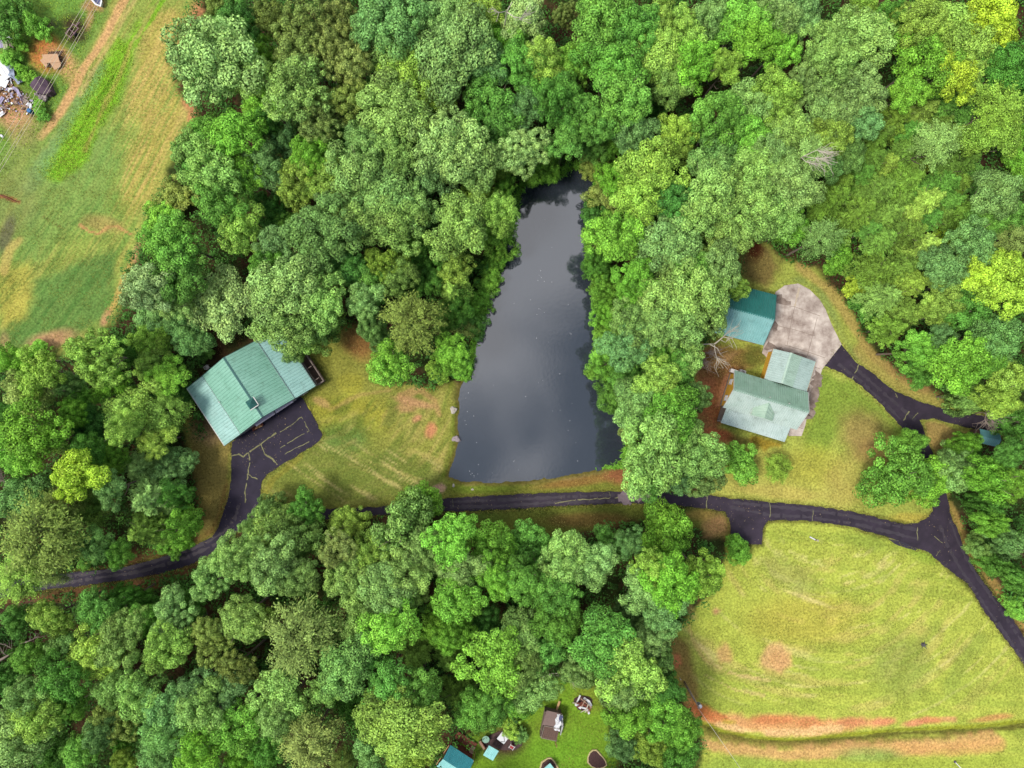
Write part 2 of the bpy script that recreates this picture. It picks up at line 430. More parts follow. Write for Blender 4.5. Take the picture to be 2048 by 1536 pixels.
# -- dam strip and the strip below the lane
area([(894,955),(980,966),(1110,956),(1236,932),(1262,930),(1275,985),(1150,986),(1000,992),(900,999)], gcol(128,134,56), 5, wood=True, wob=0.4)
blob(960,978,60,10,gcol(112,136,46),0.7)
blob(1160,962,90,10,gcol(146,106,62),0.8,-8)
blob(1240,950,30,18,gcol(150,96,66),0.9)
path([(930,968),(1050,966),(1150,955),(1235,935)], 3.2, gcol(162,140,92), 0.6)
area([(930,1024),(1150,1012),(1262,1008),(1450,1022),(1462,1050),(1440,1080),(1400,1060),(1250,1040),(1150,1062),(1050,1085),(990,1080),(945,1050)], gcol(104,112,48), 6, wood=True)  # darker grass colour paints in the shade of the trees below
blob(1180,1040,80,14,gcol(126,96,58),0.7)
blob(960,1036,50,12,gcol(80,102,42),0.7)
blob(1430,1050,24,26,gcol(186,140,96),0.8)
blob(1405,1030,30,12,gcol(168,140,76),0.7)

# -- lawn round the right house
LAWN_R = [(1480,520),(1500,470),(1540,490),(1560,525),(1640,540),(1665,580),(1700,620),(1720,660),(1745,700),(1780,740),(1830,775),(1900,805),(1960,820),(2010,838),(2010,870),(1950,862),(1900,900),(1880,930),(1900,1005),(1866,1026),(1830,1050),(1709,1030),(1626,1016),(1536,1008),(1430,994),(1400,985),(1395,890),(1380,800),(1380,720),(1420,660),(1470,560)]
area(LAWN_R, gcol(168,178,82), 8, wood=True)
area([(1640,745),(1700,765),(1750,805),(1808,862),(1790,880),(1700,840),(1660,900),(1600,920),(1610,870)], gcol(132,156,62), 10, 0.95)
area([(1440,900),(1600,900),(1700,960),(1760,1010),(1700,1024),(1560,1004),(1430,990)], gcol(182,178,88), 16, 0.7)
blob(1620,930,60,40,gcol(172,170,70),0.7)
blob(1728,868,52,42,gcol(154,120,82),0.65,30)
blob(1745,905,46,30,gcol(158,126,80),0.6)
blob(1690,960,40,50,gcol(184,164,90),0.5)
blob(1560,985,90,14,gcol(190,168,92),0.5,6)
blob(1820,1035,40,10,gcol(190,172,78),0.8)
area([(1480,520),(1500,480),(1540,500),(1560,540),(1530,580),(1490,560)], gcol(132,104,68), 12, 0.8)
blob(1508,500,16,26,gcol(96,50,32),0.95)
area([(1555,570),(1600,555),(1640,575),(1668,625),(1690,670),(1730,720),(1700,715),(1670,650),(1640,590),(1600,562)], gcol(138,156,84), 8, 0.8)
path([(1600,535),(1660,580),(1690,625),(1715,665),(1740,705),(1790,750),(1850,780)], 9, gcol(190,150,96), 0.55)
path([(1720,700),(1760,745),(1810,778),(1880,800)], 14, gcol(176,150,88), 0.6)
area([(1842,842),(1870,838),(1903,850),(1940,862),(1900,900),(1880,920),(1862,890)], gcol(160,130,82), 5, 0.85)
blob(1990,838,26,10,gcol(96,52,38),0.9)
# bare red soil beside the house
area([(1390,700),(1440,690),(1520,700),(1530,720),(1480,745),(1462,750),(1442,812),(1440,850),(1490,880),(1460,895),(1400,880),(1395,800)], gcol(168,116,76), 10, 0.95)
blob(1475,715,40,18,gcol(112,100,50),0.8,15)
blob(1510,712,24,22,gcol(96,104,44),0.85)
blob(1425,730,30,26,gcol(108,86,52),0.7)
blob(1452,716,26,8,gcol(180,142,96),0.7,-25)
blob(1420,790,16,40,gcol(170,112,78),0.8)
blob(1432,828,30,22,gcol(176,108,70),0.9)
blob(1440,868,32,12,gcol(184,106,70),0.95,15)
blob(1400,840,16,40,gcol(140,94,62),0.7)
path([(1455,752),(1436,812)], 3.5, gcol(196,136,100), 0.8)
area([(1500,868),(1540,880),(1560,890),(1530,900),(1500,888)], gcol(164,132,44), 6, 0.8)
blob(1480,880,30,8,gcol(104,86,48),0.7,14)
path([(1450,846),(1520,868),(1570,884)], 4, gcol(98,92,42), 0.7)

# -- big mown field, lower right, with its ditch and bare bank
FIELD = [(1455,1075),(1500,1092),(1527,1088),(1530,1050),(1560,1042),(1626,1044),(1703,1056),(1776,1077),(1856,1106),(1936,1170),(2048,1330),(2110,1430),(2290,1740),(2290,2100),(1300,2100),(1395,1600),(1405,1520),(1395,1440),(1375,1400),(1345,1340),(1330,1290),(1345,1260),(1390,1220),(1435,1170),(1450,1120)]
area(FIELD, gcol(176,186,80), 7, wood=True)
arcs([(1380,1180),(1500,1120),(1700,1100),(1900,1180),(2040,1340),(1950,1420),(1500,1420),(1360,1330)], 1640, 1060, gcol(204,184,110), 0.45, 0.075, 0.5, 0.72, seed=52)
arcs([(1370,1180),(1500,1080),(1700,1080),(1900,1150),(2048,1330),(2048,1420),(1500,1440),(1350,1330)], 1660, 1000, gcol(222,208,140), 0.4, 0.13, 0.66, 0.76, seed=57)
streak(FIELD, 8, gcol(150,168,68), 0.5, 0.06, 0.48, 0.68, seed=61)
blob(1610,1240,110,50,gcol(184,170,76),0.6)
blob(1800,1330,60,60,gcol(140,154,76),0.6,-60)
path([(1790,1360),(1830,1300),(1875,1250)], 12, gcol(140,156,66), 0.55)
path([(1900,1380),(1925,1320),(1960,1280)], 16, gcol(140,158,70), 0.55)
blob(1580,1150,60,30,gcol(150,160,80),0.6,30)
blob(1735,1085,50,16,gcol(140,158,66),0.7,15)
blob(1850,1110,30,14,gcol(136,168,60),0.6,25)
blob(1610,1195,45,4,gcol(216,200,132),0.7,20)
blob(1552,1318,29,30,gcol(212,172,116),0.95, 0, 0.3, 0.7)
blob(1560,1322,22,20,gcol(206,156,106),0.6)
blob(1450,1310,14,18,gcol(204,164,106),0.85)
blob(1432,1222,12,8,gcol(206,156,112),0.9)
blob(1385,1198,10,6,gcol(202,132,90),0.9)
path([(1375,1240),(1385,1280),(1410,1320),(1450,1345),(1520,1358)], 2.5, gcol(206,176,112), 0.6)
path([(1400,1290),(1430,1330),(1480,1352),(1540,1362)], 2.2, gcol(220,198,130), 0.7)
path([(1410,1350),(1470,1380),(1530,1392)], 2.2, gcol(214,190,124), 0.6)
area([(1335,1290),(1350,1265),(1372,1290),(1385,1350),(1400,1400),(1380,1400),(1350,1340)], gcol(140,110,66), 10, 0.85)
blob(1352,1325,9,14,gcol(196,122,84),0.9)
BANK = [(1378,1400),(1392,1408),(1412,1424),(1440,1432),(1470,1424),(1500,1434),(1540,1426),(1590,1434),(1640,1440),(1690,1436),(1740,1438),(1790,1440),(1760,1452),(1700,1462),(1640,1470),(1560,1472),(1480,1464),(1430,1452),(1395,1440),(1376,1420)]
area(BANK, gcol(220,160,108), 9, 0.92, wob=0.7)
blob(1402,1422,26,14,gcol(206,118,70),0.9,35)
blob(1440,1436,20,8,gcol(206,124,76),0.8,15)
blob(1545,1440,46,9,gcol(208,132,84),0.8)
blob(1620,1446,26,9,gcol(212,138,90),0.7)
blob(1700,1444,30,8,gcol(214,140,98),0.8)
blob(1765,1443,22,7,gcol(216,142,102),0.8)
path([(1440,1452),(1500,1462),(1560,1466),(1620,1464),(1680,1456)], 7, gcol(240,200,140), 0.75, wob=0.8)
blob(1458,1444,12,5,gcol(180,170,60),0.7)
blob(1830,1446,24,7,gcol(216,140,106),0.85,-12)
blob(1862,1440,22,7,gcol(210,132,96),0.85)
blob(1900,1438,14,6,gcol(216,146,112),0.7)
blob(1985,1436,40,6,gcol(206,146,94),0.8,-8)
path([(1395,1446),(1450,1466),(1520,1478),(1600,1484),(1700,1470),(1800,1462),(1950,1455),(2100,1440)], 5, gcol(150,156,44), 0.85)
path([(1400,1452),(1450,1474),(1520,1486),(1580,1490),(1700,1482),(1800,1470),(1950,1466),(2100,1450)], 4.5, gcol(96,92,42), 0.9)
path([(1405,1468),(1480,1486),(1560,1494),(1700,1490),(1900,1476)], 5, gcol(132,118,62), 0.7)
path([(1410,1485),(1470,1500),(1560,1510),(1640,1506),(1720,1498),(1800,1496),(1900,1490),(1990,1478)], 11, gcol(214,166,110), 0.85, wob=0.8)
path([(1800,1500),(1900,1500),(2000,1490)], 12, gcol(208,160,100), 0.7)
blob(1480,1530,80,18,gcol(150,172,72),0.85)
blob(1740,1510,60,14,gcol(140,164,84),0.7)
path([(1500,1545),(1700,1535),(1900,1530),(2060,1520)], 10, gcol(160,176,70), 0.7)

# -- bright lawn of the neighbour at the bottom
LAWN_B = [(1108,1356),(1150,1352),(1200,1385),(1215,1440),(1230,1500),(1225,1600),(870,1600),(900,1500),(935,1480),(1000,1440),(1060,1420),(1090,1400)]
area(LAWN_B, gcol(122,160,48), 8, wood=True)
blob(1120,1500,60,40,gcol(112,160,46),0.7)
blob(1180,1395,26,30,gcol(140,148,56),0.6)
blob(1110,1385,14,20,gcol(132,150,56),0.6)
blob(1010,1480,44,30,gcol(84,58,52),0.95,-20)
blob(1105,1452,36,34,gcol(128,148,56),0.5)
# -- verges of the left-hand lane
path([(-40,1215),(60,1205),(160,1188),(250,1178),(330,1160),(380,1142)], 12, gcol(116,84,56), 0.95)
path([(-40,1250),(0,1235),(60,1215)], 18, gcol(112,86,70), 0.9)
path([(250,1118),(330,1098),(390,1070)], 10, gcol(118,88,58), 0.9)
path([(1900,1010),(1930,1080),(1975,1150),(2048,1250)], 8, gcol(178,150,84), 0.75)

# -- pond basin: mud, and the bank dips to the water
pd = sdf(POND, PX, PY) + (N2-0.5)*7
mixin(1 - sstep(2, 9, pd), gcol(112,104,52))
mixin(1 - sstep(-6, 1, pd), gcol(64,54,40))
WOOD = WOOD * sstep(6, 12, pd)
GZ = np.where(pd > 0, -0.35*(1-sstep(0, 14, pd)), -0.35 - 1.6*sstep(0, 45, -pd))
GZ = GZ - 0.06*fbm(GX*0.8, GY*0.8, 44, 2)*sstep(10, 20, pd)
# the ditch is a real dip, the bare bank above it a real slope
dd = pdist([(1385,1440),(1450,1474),(1520,1486),(1580,1490),(1700,1482),(1800,1470),(1950,1466),(2100,1450)], PX, PY)
GZ = GZ - 0.55*(1-sstep(0, 16, dd))
for poly in (LANE_LOT, LANE_MID, PAD):
    ld = sdf(poly, PX, PY)
    GZ = np.minimum(GZ, np.where(ld < 8, -0.05, GZ))
    WOOD = WOOD * sstep(4, 14, ld)
fadeout = sstep(0, 45, np.maximum(np.abs(GX)-100, np.abs(GY)-82))
GZ = GZ*(1-fadeout)
far = gcol(78,104,50)
g_col = g_col*(1-fadeout[..., None]) + far*fadeout[..., None]

def grid_mesh(name, GX, GY, GZ):
    ny, nx = GX.shape
    me = bpy.data.meshes.new(name)
    co = np.stack([GX, GY, GZ], -1).reshape(-1, 3).astype(np.float32)
    i = np.arange(ny*nx).reshape(ny, nx)
    q = np.stack([i[:-1,:-1], i[:-1,1:], i[1:,1:], i[1:,:-1]], -1).reshape(-1)
    nf = len(q)//4
    me.vertices.add(len(co)); me.vertices.foreach_set('co', co.ravel())
    me.loops.add(len(q)); me.loops.foreach_set('vertex_index', q.astype(np.int32))
    me.polygons.add(nf); me.polygons.foreach_set('loop_start', np.arange(0, nf*4, 4, dtype=np.int32))
    me.update(calc_edges=True); me.validate()
    return me
gm = grid_mesh('ground', GX, GY, GZ)
gm.polygons.foreach_set('use_smooth', [True]*len(gm.polygons))
ca = gm.attributes.new('soil_grass_shade', 'FLOAT_COLOR', 'POINT')
ca.data.foreach_set('color', np.concatenate([g_col, np.ones(GX.shape+(1,))], -1).reshape(-1).astype(np.float32))
m = bpy.data.materials.new('ground'); m.use_nodes = True
t = m.node_tree; p = t.nodes['Principled BSDF']; p.inputs['Roughness'].default_value = 1.0; p.inputs['Specular IOR Level'].default_value = 0.05
A = t.nodes.new('ShaderNodeAttribute'); A.attribute_name = 'soil_grass_shade'
G = t.nodes.new('ShaderNodeNewGeometry')
def gnoise(scale, detail, lo, hi, a, b):
    n = t.nodes.new('ShaderNodeTexNoise'); n.inputs['Scale'].default_value = scale; n.inputs['Detail'].default_value = detail
    n.inputs['Roughness'].default_value = 0.7
    t.links.new(G.outputs['Position'], n.inputs['Vector'])
    r = t.nodes.new('ShaderNodeMapRange'); r.inputs[1].default_value = lo; r.inputs[2].default_value = hi
    r.inputs[3].default_value = a; r.inputs[4].default_value = b
    t.links.new(n.outputs['Fac'], r.inputs[0]); return n, r
n1, r1 = gnoise(3.2, 5, 0.3, 0.7, 0.52, 1.48)
n2, r2 = gnoise(0.5, 4, 0.3, 0.7, 0.84, 1.16)
mu = t.nodes.new('ShaderNodeMath'); mu.operation = 'MULTIPLY'
t.links.new(r1.outputs[0], mu.inputs[0]); t.links.new(r2.outputs[0], mu.inputs[1])
vm = t.nodes.new('ShaderNodeVectorMath'); vm.operation = 'SCALE'
t.links.new(A.outputs['Color'], vm.inputs[0]); t.links.new(mu.outputs[0], vm.inputs['Scale'])
n3, r3 = gnoise(1.1, 5, 0.42, 0.72, 0.0, 0.45)
hs = t.nodes.new('ShaderNodeMix'); hs.data_type = 'RGBA'; hs.blend_type = 'MULTIPLY'
hs.inputs[7].default_value = (1.05, 0.98, 0.88, 1)
t.links.new(r3.outputs[0], hs.inputs[0]); t.links.new(vm.outputs[0], hs.inputs[6])
t.links.new(hs.outputs[2], p.inputs['Base Color'])
b = t.nodes.new('ShaderNodeBump'); b.inputs['Strength'].default_value = 0.5; b.inputs['Distance'].default_value = 0.12
t.links.new(n1.outputs['Fac'], b.inputs['Height']); t.links.new(b.outputs[0], p.inputs['Normal'])
gm.materials.append(m)
tag(link('ground', gm), kind='structure')

# ---- flat sheets with kerb-like edges
def rough_outline(poly, step=0.5, amp=0.10, seed=1):
    r = random.Random(seed); pts = []
    P = [at(*q) for q in poly]
    for i in range(len(P)):
        a, b2 = P[i], P[(i+1) % len(P)]
        n = max(1, int((b2-a).length/step)); nn = Vector((-(b2-a).y, (b2-a).x, 0)).normalized()
        for k in range(n):
            pts.append(a.lerp(b2, k/n) + nn*(r.uniform(-amp, amp) if k else 0))
    return pts
def sheet(name, poly, z, mats, amp=0.08, seed=1, thick=0.12, extra=None):
    bm = bmesh.new()
    pts = rough_outline(poly, 0.45, amp, seed)
    f = bm.faces.new([bm.verts.new((q.x, q.y, z)) for q in pts])
    f.normal_update()
    if f.normal.z < 0: f.normal_flip()
    r = bmesh.ops.extrude_face_region(bm, geom=[f])
    bmesh.ops.translate(bm, verts=[v for v in r['geom'] if isinstance(v, bmesh.types.BMVert)], vec=(0, 0, 0))
    for v in f.verts: v.co.z -= thick
    bmesh.ops.triangulate(bm, faces=[q for q in bm.faces if len(q.verts) > 4])
    bmesh.ops.recalc_face_normals(bm, faces=bm.faces)
    if extra: extra(bm)
    me = bpy.data.meshes.new(name); bm.to_mesh(me); bm.free()
    for q in mats: me.materials.append(q)
    return tag(link(name, me), kind='structure')
def strip_into(bm, line, w, z, mi, jit=0.0, seed=2, gap=0.0):
    """a thin flat ribbon along a pixel polyline, w in metres"""
    r = random.Random(seed); P = [at(*q) for q in line]; pts = [P[0]]
    for a, b2 in zip(P[:-1], P[1:]):
        n = max(1, int((b2-a).length/0.35))
        for k in range(1, n+1):
            q = a.lerp(b2, k/n); pts.append(q + Vector((r.uniform(-jit, jit), r.uniform(-jit, jit), 0)))
    prev = None
    for i, q in enumerate(pts):
        d = (pts[min(i+1, len(pts)-1)] - pts[max(i-1, 0)]).normalized(); n = Vector((-d.y, d.x, 0))
        ww = w*r.uniform(0.35, 1.3)/2 if jit else w/2
        pair = (bm.verts.new((q.x+n.x*ww, q.y+n.y*ww, z)), bm.verts.new((q.x-n.x*ww, q.y-n.y*ww, z)))
        if prev and r.random() >= gap:
            f = bm.faces.new((prev[0], prev[1], pair[1], pair[0])); f.material_index = mi
            f.normal_update()
            if f.normal.z < 0: f.normal_flip()
        prev = pair
m_asph = mat('asphalt', gcol(40,35,50), 0.7, var=0.3, scale=0.6, spec=0.15, bump=0.15, var2=gcol(58,51,70))
m_asph2 = mat('asphalt_lane', gcol(46,40,50), 0.7, var=0.3, scale=0.5, spec=0.15, bump=0.15, var2=gcol(70,60,74))
m_crack = mat('crack_grass', gcol(138,136,100), 1.0, var=0.4, scale=3, spec=0.05)
m_patch = mat('asphalt_patch', gcol(52,46,60), 0.6, var=0.15, scale=1.5, spec=0.35)
m_worn = mat('asphalt_worn', gcol(128,112,118), 0.7, var=0.2, scale=2.5, spec=0.3)
Z1 = 0.03
m_track = mat('tyre_worn', gcol(66,58,68), 0.7, var=0.2, scale=1.2, spec=0.3)
def tracks(bm, lines, mi, z):
    for i, l in enumerate(lines): strip_into(bm, l, 0.5, z + i*0.0004, mi, 0.05, 90+i, 0.12)
def lot_cracks(bm):
    tracks(bm, [[(512,1010),(500,1036),(478,1056),(452,1076),(420,1094),(380,1112),(340,1126),(280,1143),(220,1152),(150,1162),(60,1180)], [(478,1010),(468,1040),(448,1064),(418,1082),(378,1101),(330,1116),(270,1134),(210,1143),(140,1152),(50,1170)]], 2, Z1+0.003)
    z = Z1 + 0.008
    for i, (l, w) in enumerate([
        ([(463,912),(478,908),(487,914),(495,906),(508,898),(530,882),(546,870),(552,866)], 0.5),
        ([(487,914),(497,905),(500,920),(497,940),(494,965),(490,985),(491,1005)], 0.4),
        ([(494,948),(505,954),(520,960)], 0.35), ([(522,888),(530,908),(545,918),(555,930)], 0.5),
        ([(560,864),(580,852),(603,834)], 0.28), ([(603,834),(611,848),(618,862)], 0.28),
        ([(618,862),(600,872),(580,884),(560,896)], 0.25), ([(630,856),(618,862)], 0.35),
        ([(624,882),(600,892),(570,908)], 0.25)]):
        strip_into(bm, l, w*0.42, z + i*0.0006, 1, 0.06, i, 0.12)
def lane_cracks(bm):
    tracks(bm, [[(1900,1040),(1914,1080),(1934,1120),(1960,1162),(1990,1204),(2030,1262),(2080,1340)], [(1880,1050),(1894,1090),(1916,1130),(1946,1176),(1976,1220),(2014,1272),(2070,1360)],
                [(1836,1060),(1780,1050),(1700,1032),(1620,1020),(1540,1012),(1460,1004)], [(1836,1078),(1780,1064),(1700,1046),(1620,1034),(1540,1030),(1460,1014)],
                [(1700,728),(1740,762),(1790,806),(1830,840)], [(1676,728),(1716,758),(1770,808),(1812,850)], [(900,1004),(1000,1000),(1120,994),(1230,990)], [(900,1014),(1000,1012),(1120,1004),(1230,1002)]], 3, Z1+0.007)
    z = Z1 + 0.012
    for i, (l, w, mi) in enumerate([
        ([(1538,1004),(1541,1022),(1538,1040)], 0.3, 1), ([(1627,1014),(1626,1028),(1624,1042)], 0.3, 1), ([(1414,992),(1413,1016)], 0.3, 1),
        ([(1218,984),(1220,994)], 0.2, 1), ([(1110,1007),(1150,1000),(1190,998),(1240,995),(1262,996)], 0.35, 1),
        ([(1718,728),(1712,742),(1704,758)], 0.4, 1), ([(1790,786),(1795,796)], 0.3, 1), ([(1803,846),(1812,832),(1818,822)], 0.4, 1), ([(1836,1048),(1834,1064),(1836,1080)], 0.22, 1),
        ([(1777,1076),(1806,1086),(1834,1098)], 0.3, 1), ([(1868,1072),(1885,1086)], 0.2, 1), ([(1880,1100),(1872,1112)], 0.2, 1),
        ([(1824,838),(1836,826)], 0.25, 1), ([(1920,832),(1930,826)], 0.3, 1),
        ([(905,998),(906,1018)], 0.15, 1)]):
        strip_into(bm, l, w*0.42, z + i*0.0005, mi, 0.06, 20+i, 0.12)
    for i, (l, w) in enumerate([([(1236,996),(1270,994),(1310,994)], 1.7), ([(1252,984),(1250,1000),(1262,1008)], 0.7)]):
        strip_into(bm, l, w, z + 0.02 + i*0.002, 2, 0.12, 60+i)
sheet('driveway', LANE_LOT, Z1, [m_asph, m_crack, m_track], 0.10, 3, extra=lot_cracks)
sheet('driveway', LANE_MID, Z1 + 0.004, [m_asph2, m_crack, m_worn, m_track], 0.10, 4, extra=lane_cracks)
bm_ = [(1777,1078),(1806,1084),(1834,1098),(1830,1101),(1812,1096),(1790,1088)]
sheet('driveway_patch', bm_, Z1 + 0.03, [m_patch], 0.05, 5)

m_conc = mat('concrete', gcol(244,230,218), 0.85, scale=0.5, spec=0.25, bump=0.1, var2=gcol(128,106,96))
m_joint = mat('concrete_joint', gcol(142,124,112), 0.9, var=0.2, scale=3)
m_cedge = mat('concrete_light', gcol(206,188,166), 0.85, var=0.12, scale=2)
def pad_lines(bm):
    z = 0.056
    for i, l in enumerate([[(1600,575),(1590,610),(1582,645),(1574,690)], [(1553,606),(1590,614),(1640,632)], [(1548,650),(1590,660),(1630,672)],
                           [(1634,635),(1625,672),(1614,712)], [(1570,690),(1610,702),(1650,716)], [(1640,738),(1618,730)], [(1577,848),(1607,858)]]):
        strip_into(bm, l, 0.055, z + i*0.0008, 1)
    for i, (l, w) in enumerate([([(1552,592),(1566,604),(1580,606)], 1.1), ([(1532,690),(1548,696),(1560,702)], 1.2), ([(1560,704),(1590,712),(1610,716)], 1.0), ([(1638,746),(1628,790),(1614,840)], 1.5), ([(1545,640),(1552,660)], 0.9)]):  # the strip along the house paints its shadow; the others are stains
        strip_into(bm, l, w, z + 0.001 + i*0.0003 - 0.003, 3, 0.14, 40+i)
    strip_into(bm, [(1598,576),(1589,612)], 0.35, z+0.006, 2, 0.03, 5)
m_stain_shade = mat('concrete_stain_shade', gcol(104,86,78), 0.9, scale=1.2, var2=gcol(176,158,146))
sheet('concrete_pad', PAD, 0.05, [m_conc, m_joint, m_cedge, m_stain_shade], 0.015, 6, thick=0.14, extra=pad_lines)

# ---- pond water
def water():
    c = np.array(POND, float).mean(0)
    bm = bmesh.new()
    P = np.array(POND, float); n = len(P)
    off = []
    for i in range(n):
        e = P[(i+1) % n]-P[i-1]; nn = np.array([e[1], -e[0]]); nn /= np.linalg.norm(nn)+1e-9
        q = P[i] + nn*9
        off.append(q)
    f = bm.faces.new([bm.verts.new(at(*q) + Vector((0, 0, -0.35))) for q in off])
    f.normal_update()
    if f.normal.z < 0: f.normal_flip()
    bmesh.ops.triangulate(bm, faces=bm.faces)
    me = bpy.data.meshes.new('pond_water'); bm.to_mesh(me); bm.free()
    m = bpy.data.materials.new('pond_water'); m.use_nodes = True
    t = m.node_tree; p = t.nodes['Principled BSDF']
    p.inputs['Base Color'].default_value = (0.022, 0.027, 0.036, 1)
    p.inputs['Roughness'].default_value = 0.05; p.inputs['IOR'].default_value = 1.6; p.inputs['Specular IOR Level'].default_value = 1.0
    g = t.nodes.new('ShaderNodeNewGeometry')
    nz = t.nodes.new('ShaderNodeTexNoise'); nz.inputs['Scale'].default_value = 2.2; nz.inputs['Detail'].default_value = 3
    t.links.new(g.outputs['Position'], nz.inputs['Vector'])
    b = t.nodes.new('ShaderNodeBump'); b.inputs['Strength'].default_value = 0.10; b.inputs['Distance'].default_value = 0.03
    t.links.new(nz.outputs['Fac'], b.inputs['Height']); t.links.new(b.outputs[0], p.inputs['Normal'])
    me.materials.append(m)
    tag(link('pond_water', me), kind='structure')
water()
# ================================================================== BUILDINGS
class Frame:
    """local frame of a building: v along the ridge, u to the right of it"""
    def __init__(s, ox, oy, ang):
        s.o = Vector((ox, oy, 0)); s.a = math.radians(ang)
        s.d = Vector((math.cos(s.a), math.sin(s.a), 0)); s.n = Vector((s.d.y, -s.d.x, 0))
    def __call__(s, v, u, z): return Vector((0, 0, z)) + s.d*v + s.n*u       # relative to the building's empty
def roofmat(name, c, metal=0.0, rough=0.38, w=0.16, c2=None, scale=0.7, ang=0):
    c = np.asarray(c)*1.45; c2 = None if c2 is None else np.asarray(c2)*1.45
    return mat(name, c, rough, metal, var=w, scale=scale, spec=0.5, var2=c2, stretch=((1, 1, 1), ang), stain=((0.72, 0.72, 0.70), 1.1, 0.52))

m_barn = roofmat('green_metal_roof', gcol(108,156,136), c2=gcol(128,174,156), scale=0.35)
m_barn2 = roofmat('green_metal_roof_low', gcol(126,166,158), c2=gcol(146,184,178), scale=0.35)
m_ridge = mat('ridge_metal', gcol(52,104,100), 0.4, spec=0.5, var=0.15)
m_trim = mat('white_trim', gcol(214,212,208), 0.6, var=0.06)
m_trimg = mat('green_trim', gcol(60,104,98), 0.5, var=0.1, spec=0.5)
m_siding = mat('pale_siding', gcol(176,168,178), 0.8, var=0.1, scale=3)
m_door = mat('white_door', gcol(214,206,218), 0.6, var=0.05)
m_dark = mat('dark_void', gcol(40,38,42), 0.9, var=0.1)
m_glass = mat('window_glass', gcol(70,78,90), 0.08, var=0.1, spec=0.8)
m_frame = mat('window_frame', gcol(222,220,220), 0.5, var=0.04)
m_greywood = mat('grey_wood', gcol(134,120,112), 0.9, var=0.25, scale=8)
m_brownwood = mat('brown_wood', gcol(110,86,76), 0.9, var=0.3, scale=5)
m_redbrown = mat('red_brown_wood', gcol(130,72,58), 0.9, var=0.25, scale=5)
m_tanwood = mat('tan_wood', gcol(204,164,116), 0.9, var=0.2, scale=6)
m_yellow = mat('yellow_siding', gcol(250,200,76), 0.8, var=0.08, scale=3, var2=gcol(238,178,60))
m_found = mat('foundation', gcol(150,140,132), 0.9, var=0.15)
m_white = mat('white_plastic', gcol(226,220,218), 0.5, var=0.05)

def gable_wall(F, v, halfs, zs, t):
    """pentagon-like end wall at v: halfs/zs run from one eave over the ridge to the other"""
    top = [F(v, u, z) for u, z in zip(halfs, zs)]
    top2 = [F(v+t, u, z) for u, z in zip(halfs, zs)]
    P = [F(v, halfs[0], 0)] + top + [F(v, halfs[-1], 0)]
    Q = [F(v+t, halfs[0], 0)] + top2 + [F(v+t, halfs[-1], 0)]
    n = len(P)
    return P + Q, [tuple(range(n)), tuple(range(n, 2*n))[::-1]] + [(i, (i+1) % n, n+(i+1) % n, n+i) for i in range(n)]
def window(F, par, v0, v1, u, z0, z1, out_, nm='window'):
    """window in a wall that runs along v at u (out_ = +1/-1 direction of u outward)"""
    e = 0.06*out_
    mb = MB()
    for a, b in (((v0, z0), (v1, z0)), ((v0, z1), (v1, z1)), ((v0, z0), (v0, z1)), ((v1, z0), (v1, z1)), ((v0, (z0+z1)/2), (v1, (z0+z1)/2))):
        mb.beam(F(a[0], u+e, a[1]), F(b[0], u+e, b[1]), 0.09)
    w = mb.build(nm, m_frame, par)
    MB().slab([F(v0, u+e*0.6, z0), F(v1, u+e*0.6, z0), F(v1, u+e*0.6, z1), F(v0, u+e*0.6, z1)], 0.02).build('pane', m_glass, w)
def endwindow(F, par, u0, u1, v, z0, z1, out_, nm='window'):
    e = 0.06*out_
    mb = MB()
    for a, b in (((u0, z0), (u1, z0)), ((u0, z1), (u1, z1)), ((u0, z0), (u0, z1)), ((u1, z0), (u1, z1)), ((u0, (z0+z1)/2), (u1, (z0+z1)/2))):
        mb.beam(F(v+e, a[0], a[1]), F(v+e, b[0], b[1]), 0.09)
    w = mb.build(nm, m_frame, par)
    MB().slab([F(v+e*0.6, u0, z0), F(v+e*0.6, u1, z0), F(v+e*0.6, u1, z1), F(v+e*0.6, u0, z1)], 0.02).build('pane', m_glass, w)

# ---------------- the green-roofed barn on the left
F = Frame(-35.7, -0.43, -56.8)
barn = empty('barn', F.o)
tag(barn, 'large barn under a broad sea-green metal roof with a small cupola', 'barn')
L, UB, UE, ZR, ZB, ZE = 4.68, 4.38, 7.42, 5.6, 3.7, 2.7
for sgn in (1, -1):
    q = [F(-L, sgn*UB, ZB), F(L, sgn*UB, ZB), F(L, sgn*0.02, ZR), F(-L, sgn*0.02, ZR)]
    MB().ribs(*q, pitch=0.42).build('roof_slope', m_barn, barn)
    q = [F(-L, sgn*UE, ZE), F(L, sgn*UE, ZE), F(L, sgn*(UB-0.05), ZB-0.06), F(-L, sgn*(UB-0.05), ZB-0.06)]
    MB().ribs(*q, pitch=0.42).build('lean_to_roof', m_barn2, barn)
    g = MB(); g.beam(F(-L, sgn*(UE+0.05), ZE-0.07), F(L, sgn*(UE+0.05), ZE-0.07), 0.12, 0.13)
    g.build('gutter', m_trim if sgn > 0 else m_trimg, barn)
mb = MB()
for sgn in (1, -1): mb.slab([F(-L-0.02, 0, ZR+0.075), F(L+0.02, 0, ZR+0.075), F(L+0.02, sgn*0.15, ZR+0.012), F(-L-0.02, sgn*0.15, ZR+0.012)], 0.02)
mb.build('ridge_cap', m_ridge, barn)  # cap coloured dark to draw the shadow line along the ridge
for e in (1, -1):
    mb = MB()
    for sgn in (1, -1):
        mb.beam(F(e*(L+0.04), sgn*UE, ZE-0.06), F(e*(L+0.04), sgn*UB, ZB-0.1), 0.05, 0.18)
        mb.beam(F(e*(L+0.04), sgn*UB, ZB-0.06), F(e*(L+0.04), 0, ZR-0.06), 0.05, 0.18)
    mb.build('rake_trim', m_trimg, barn)
WV = L - 0.32; WU = UE - 0.3
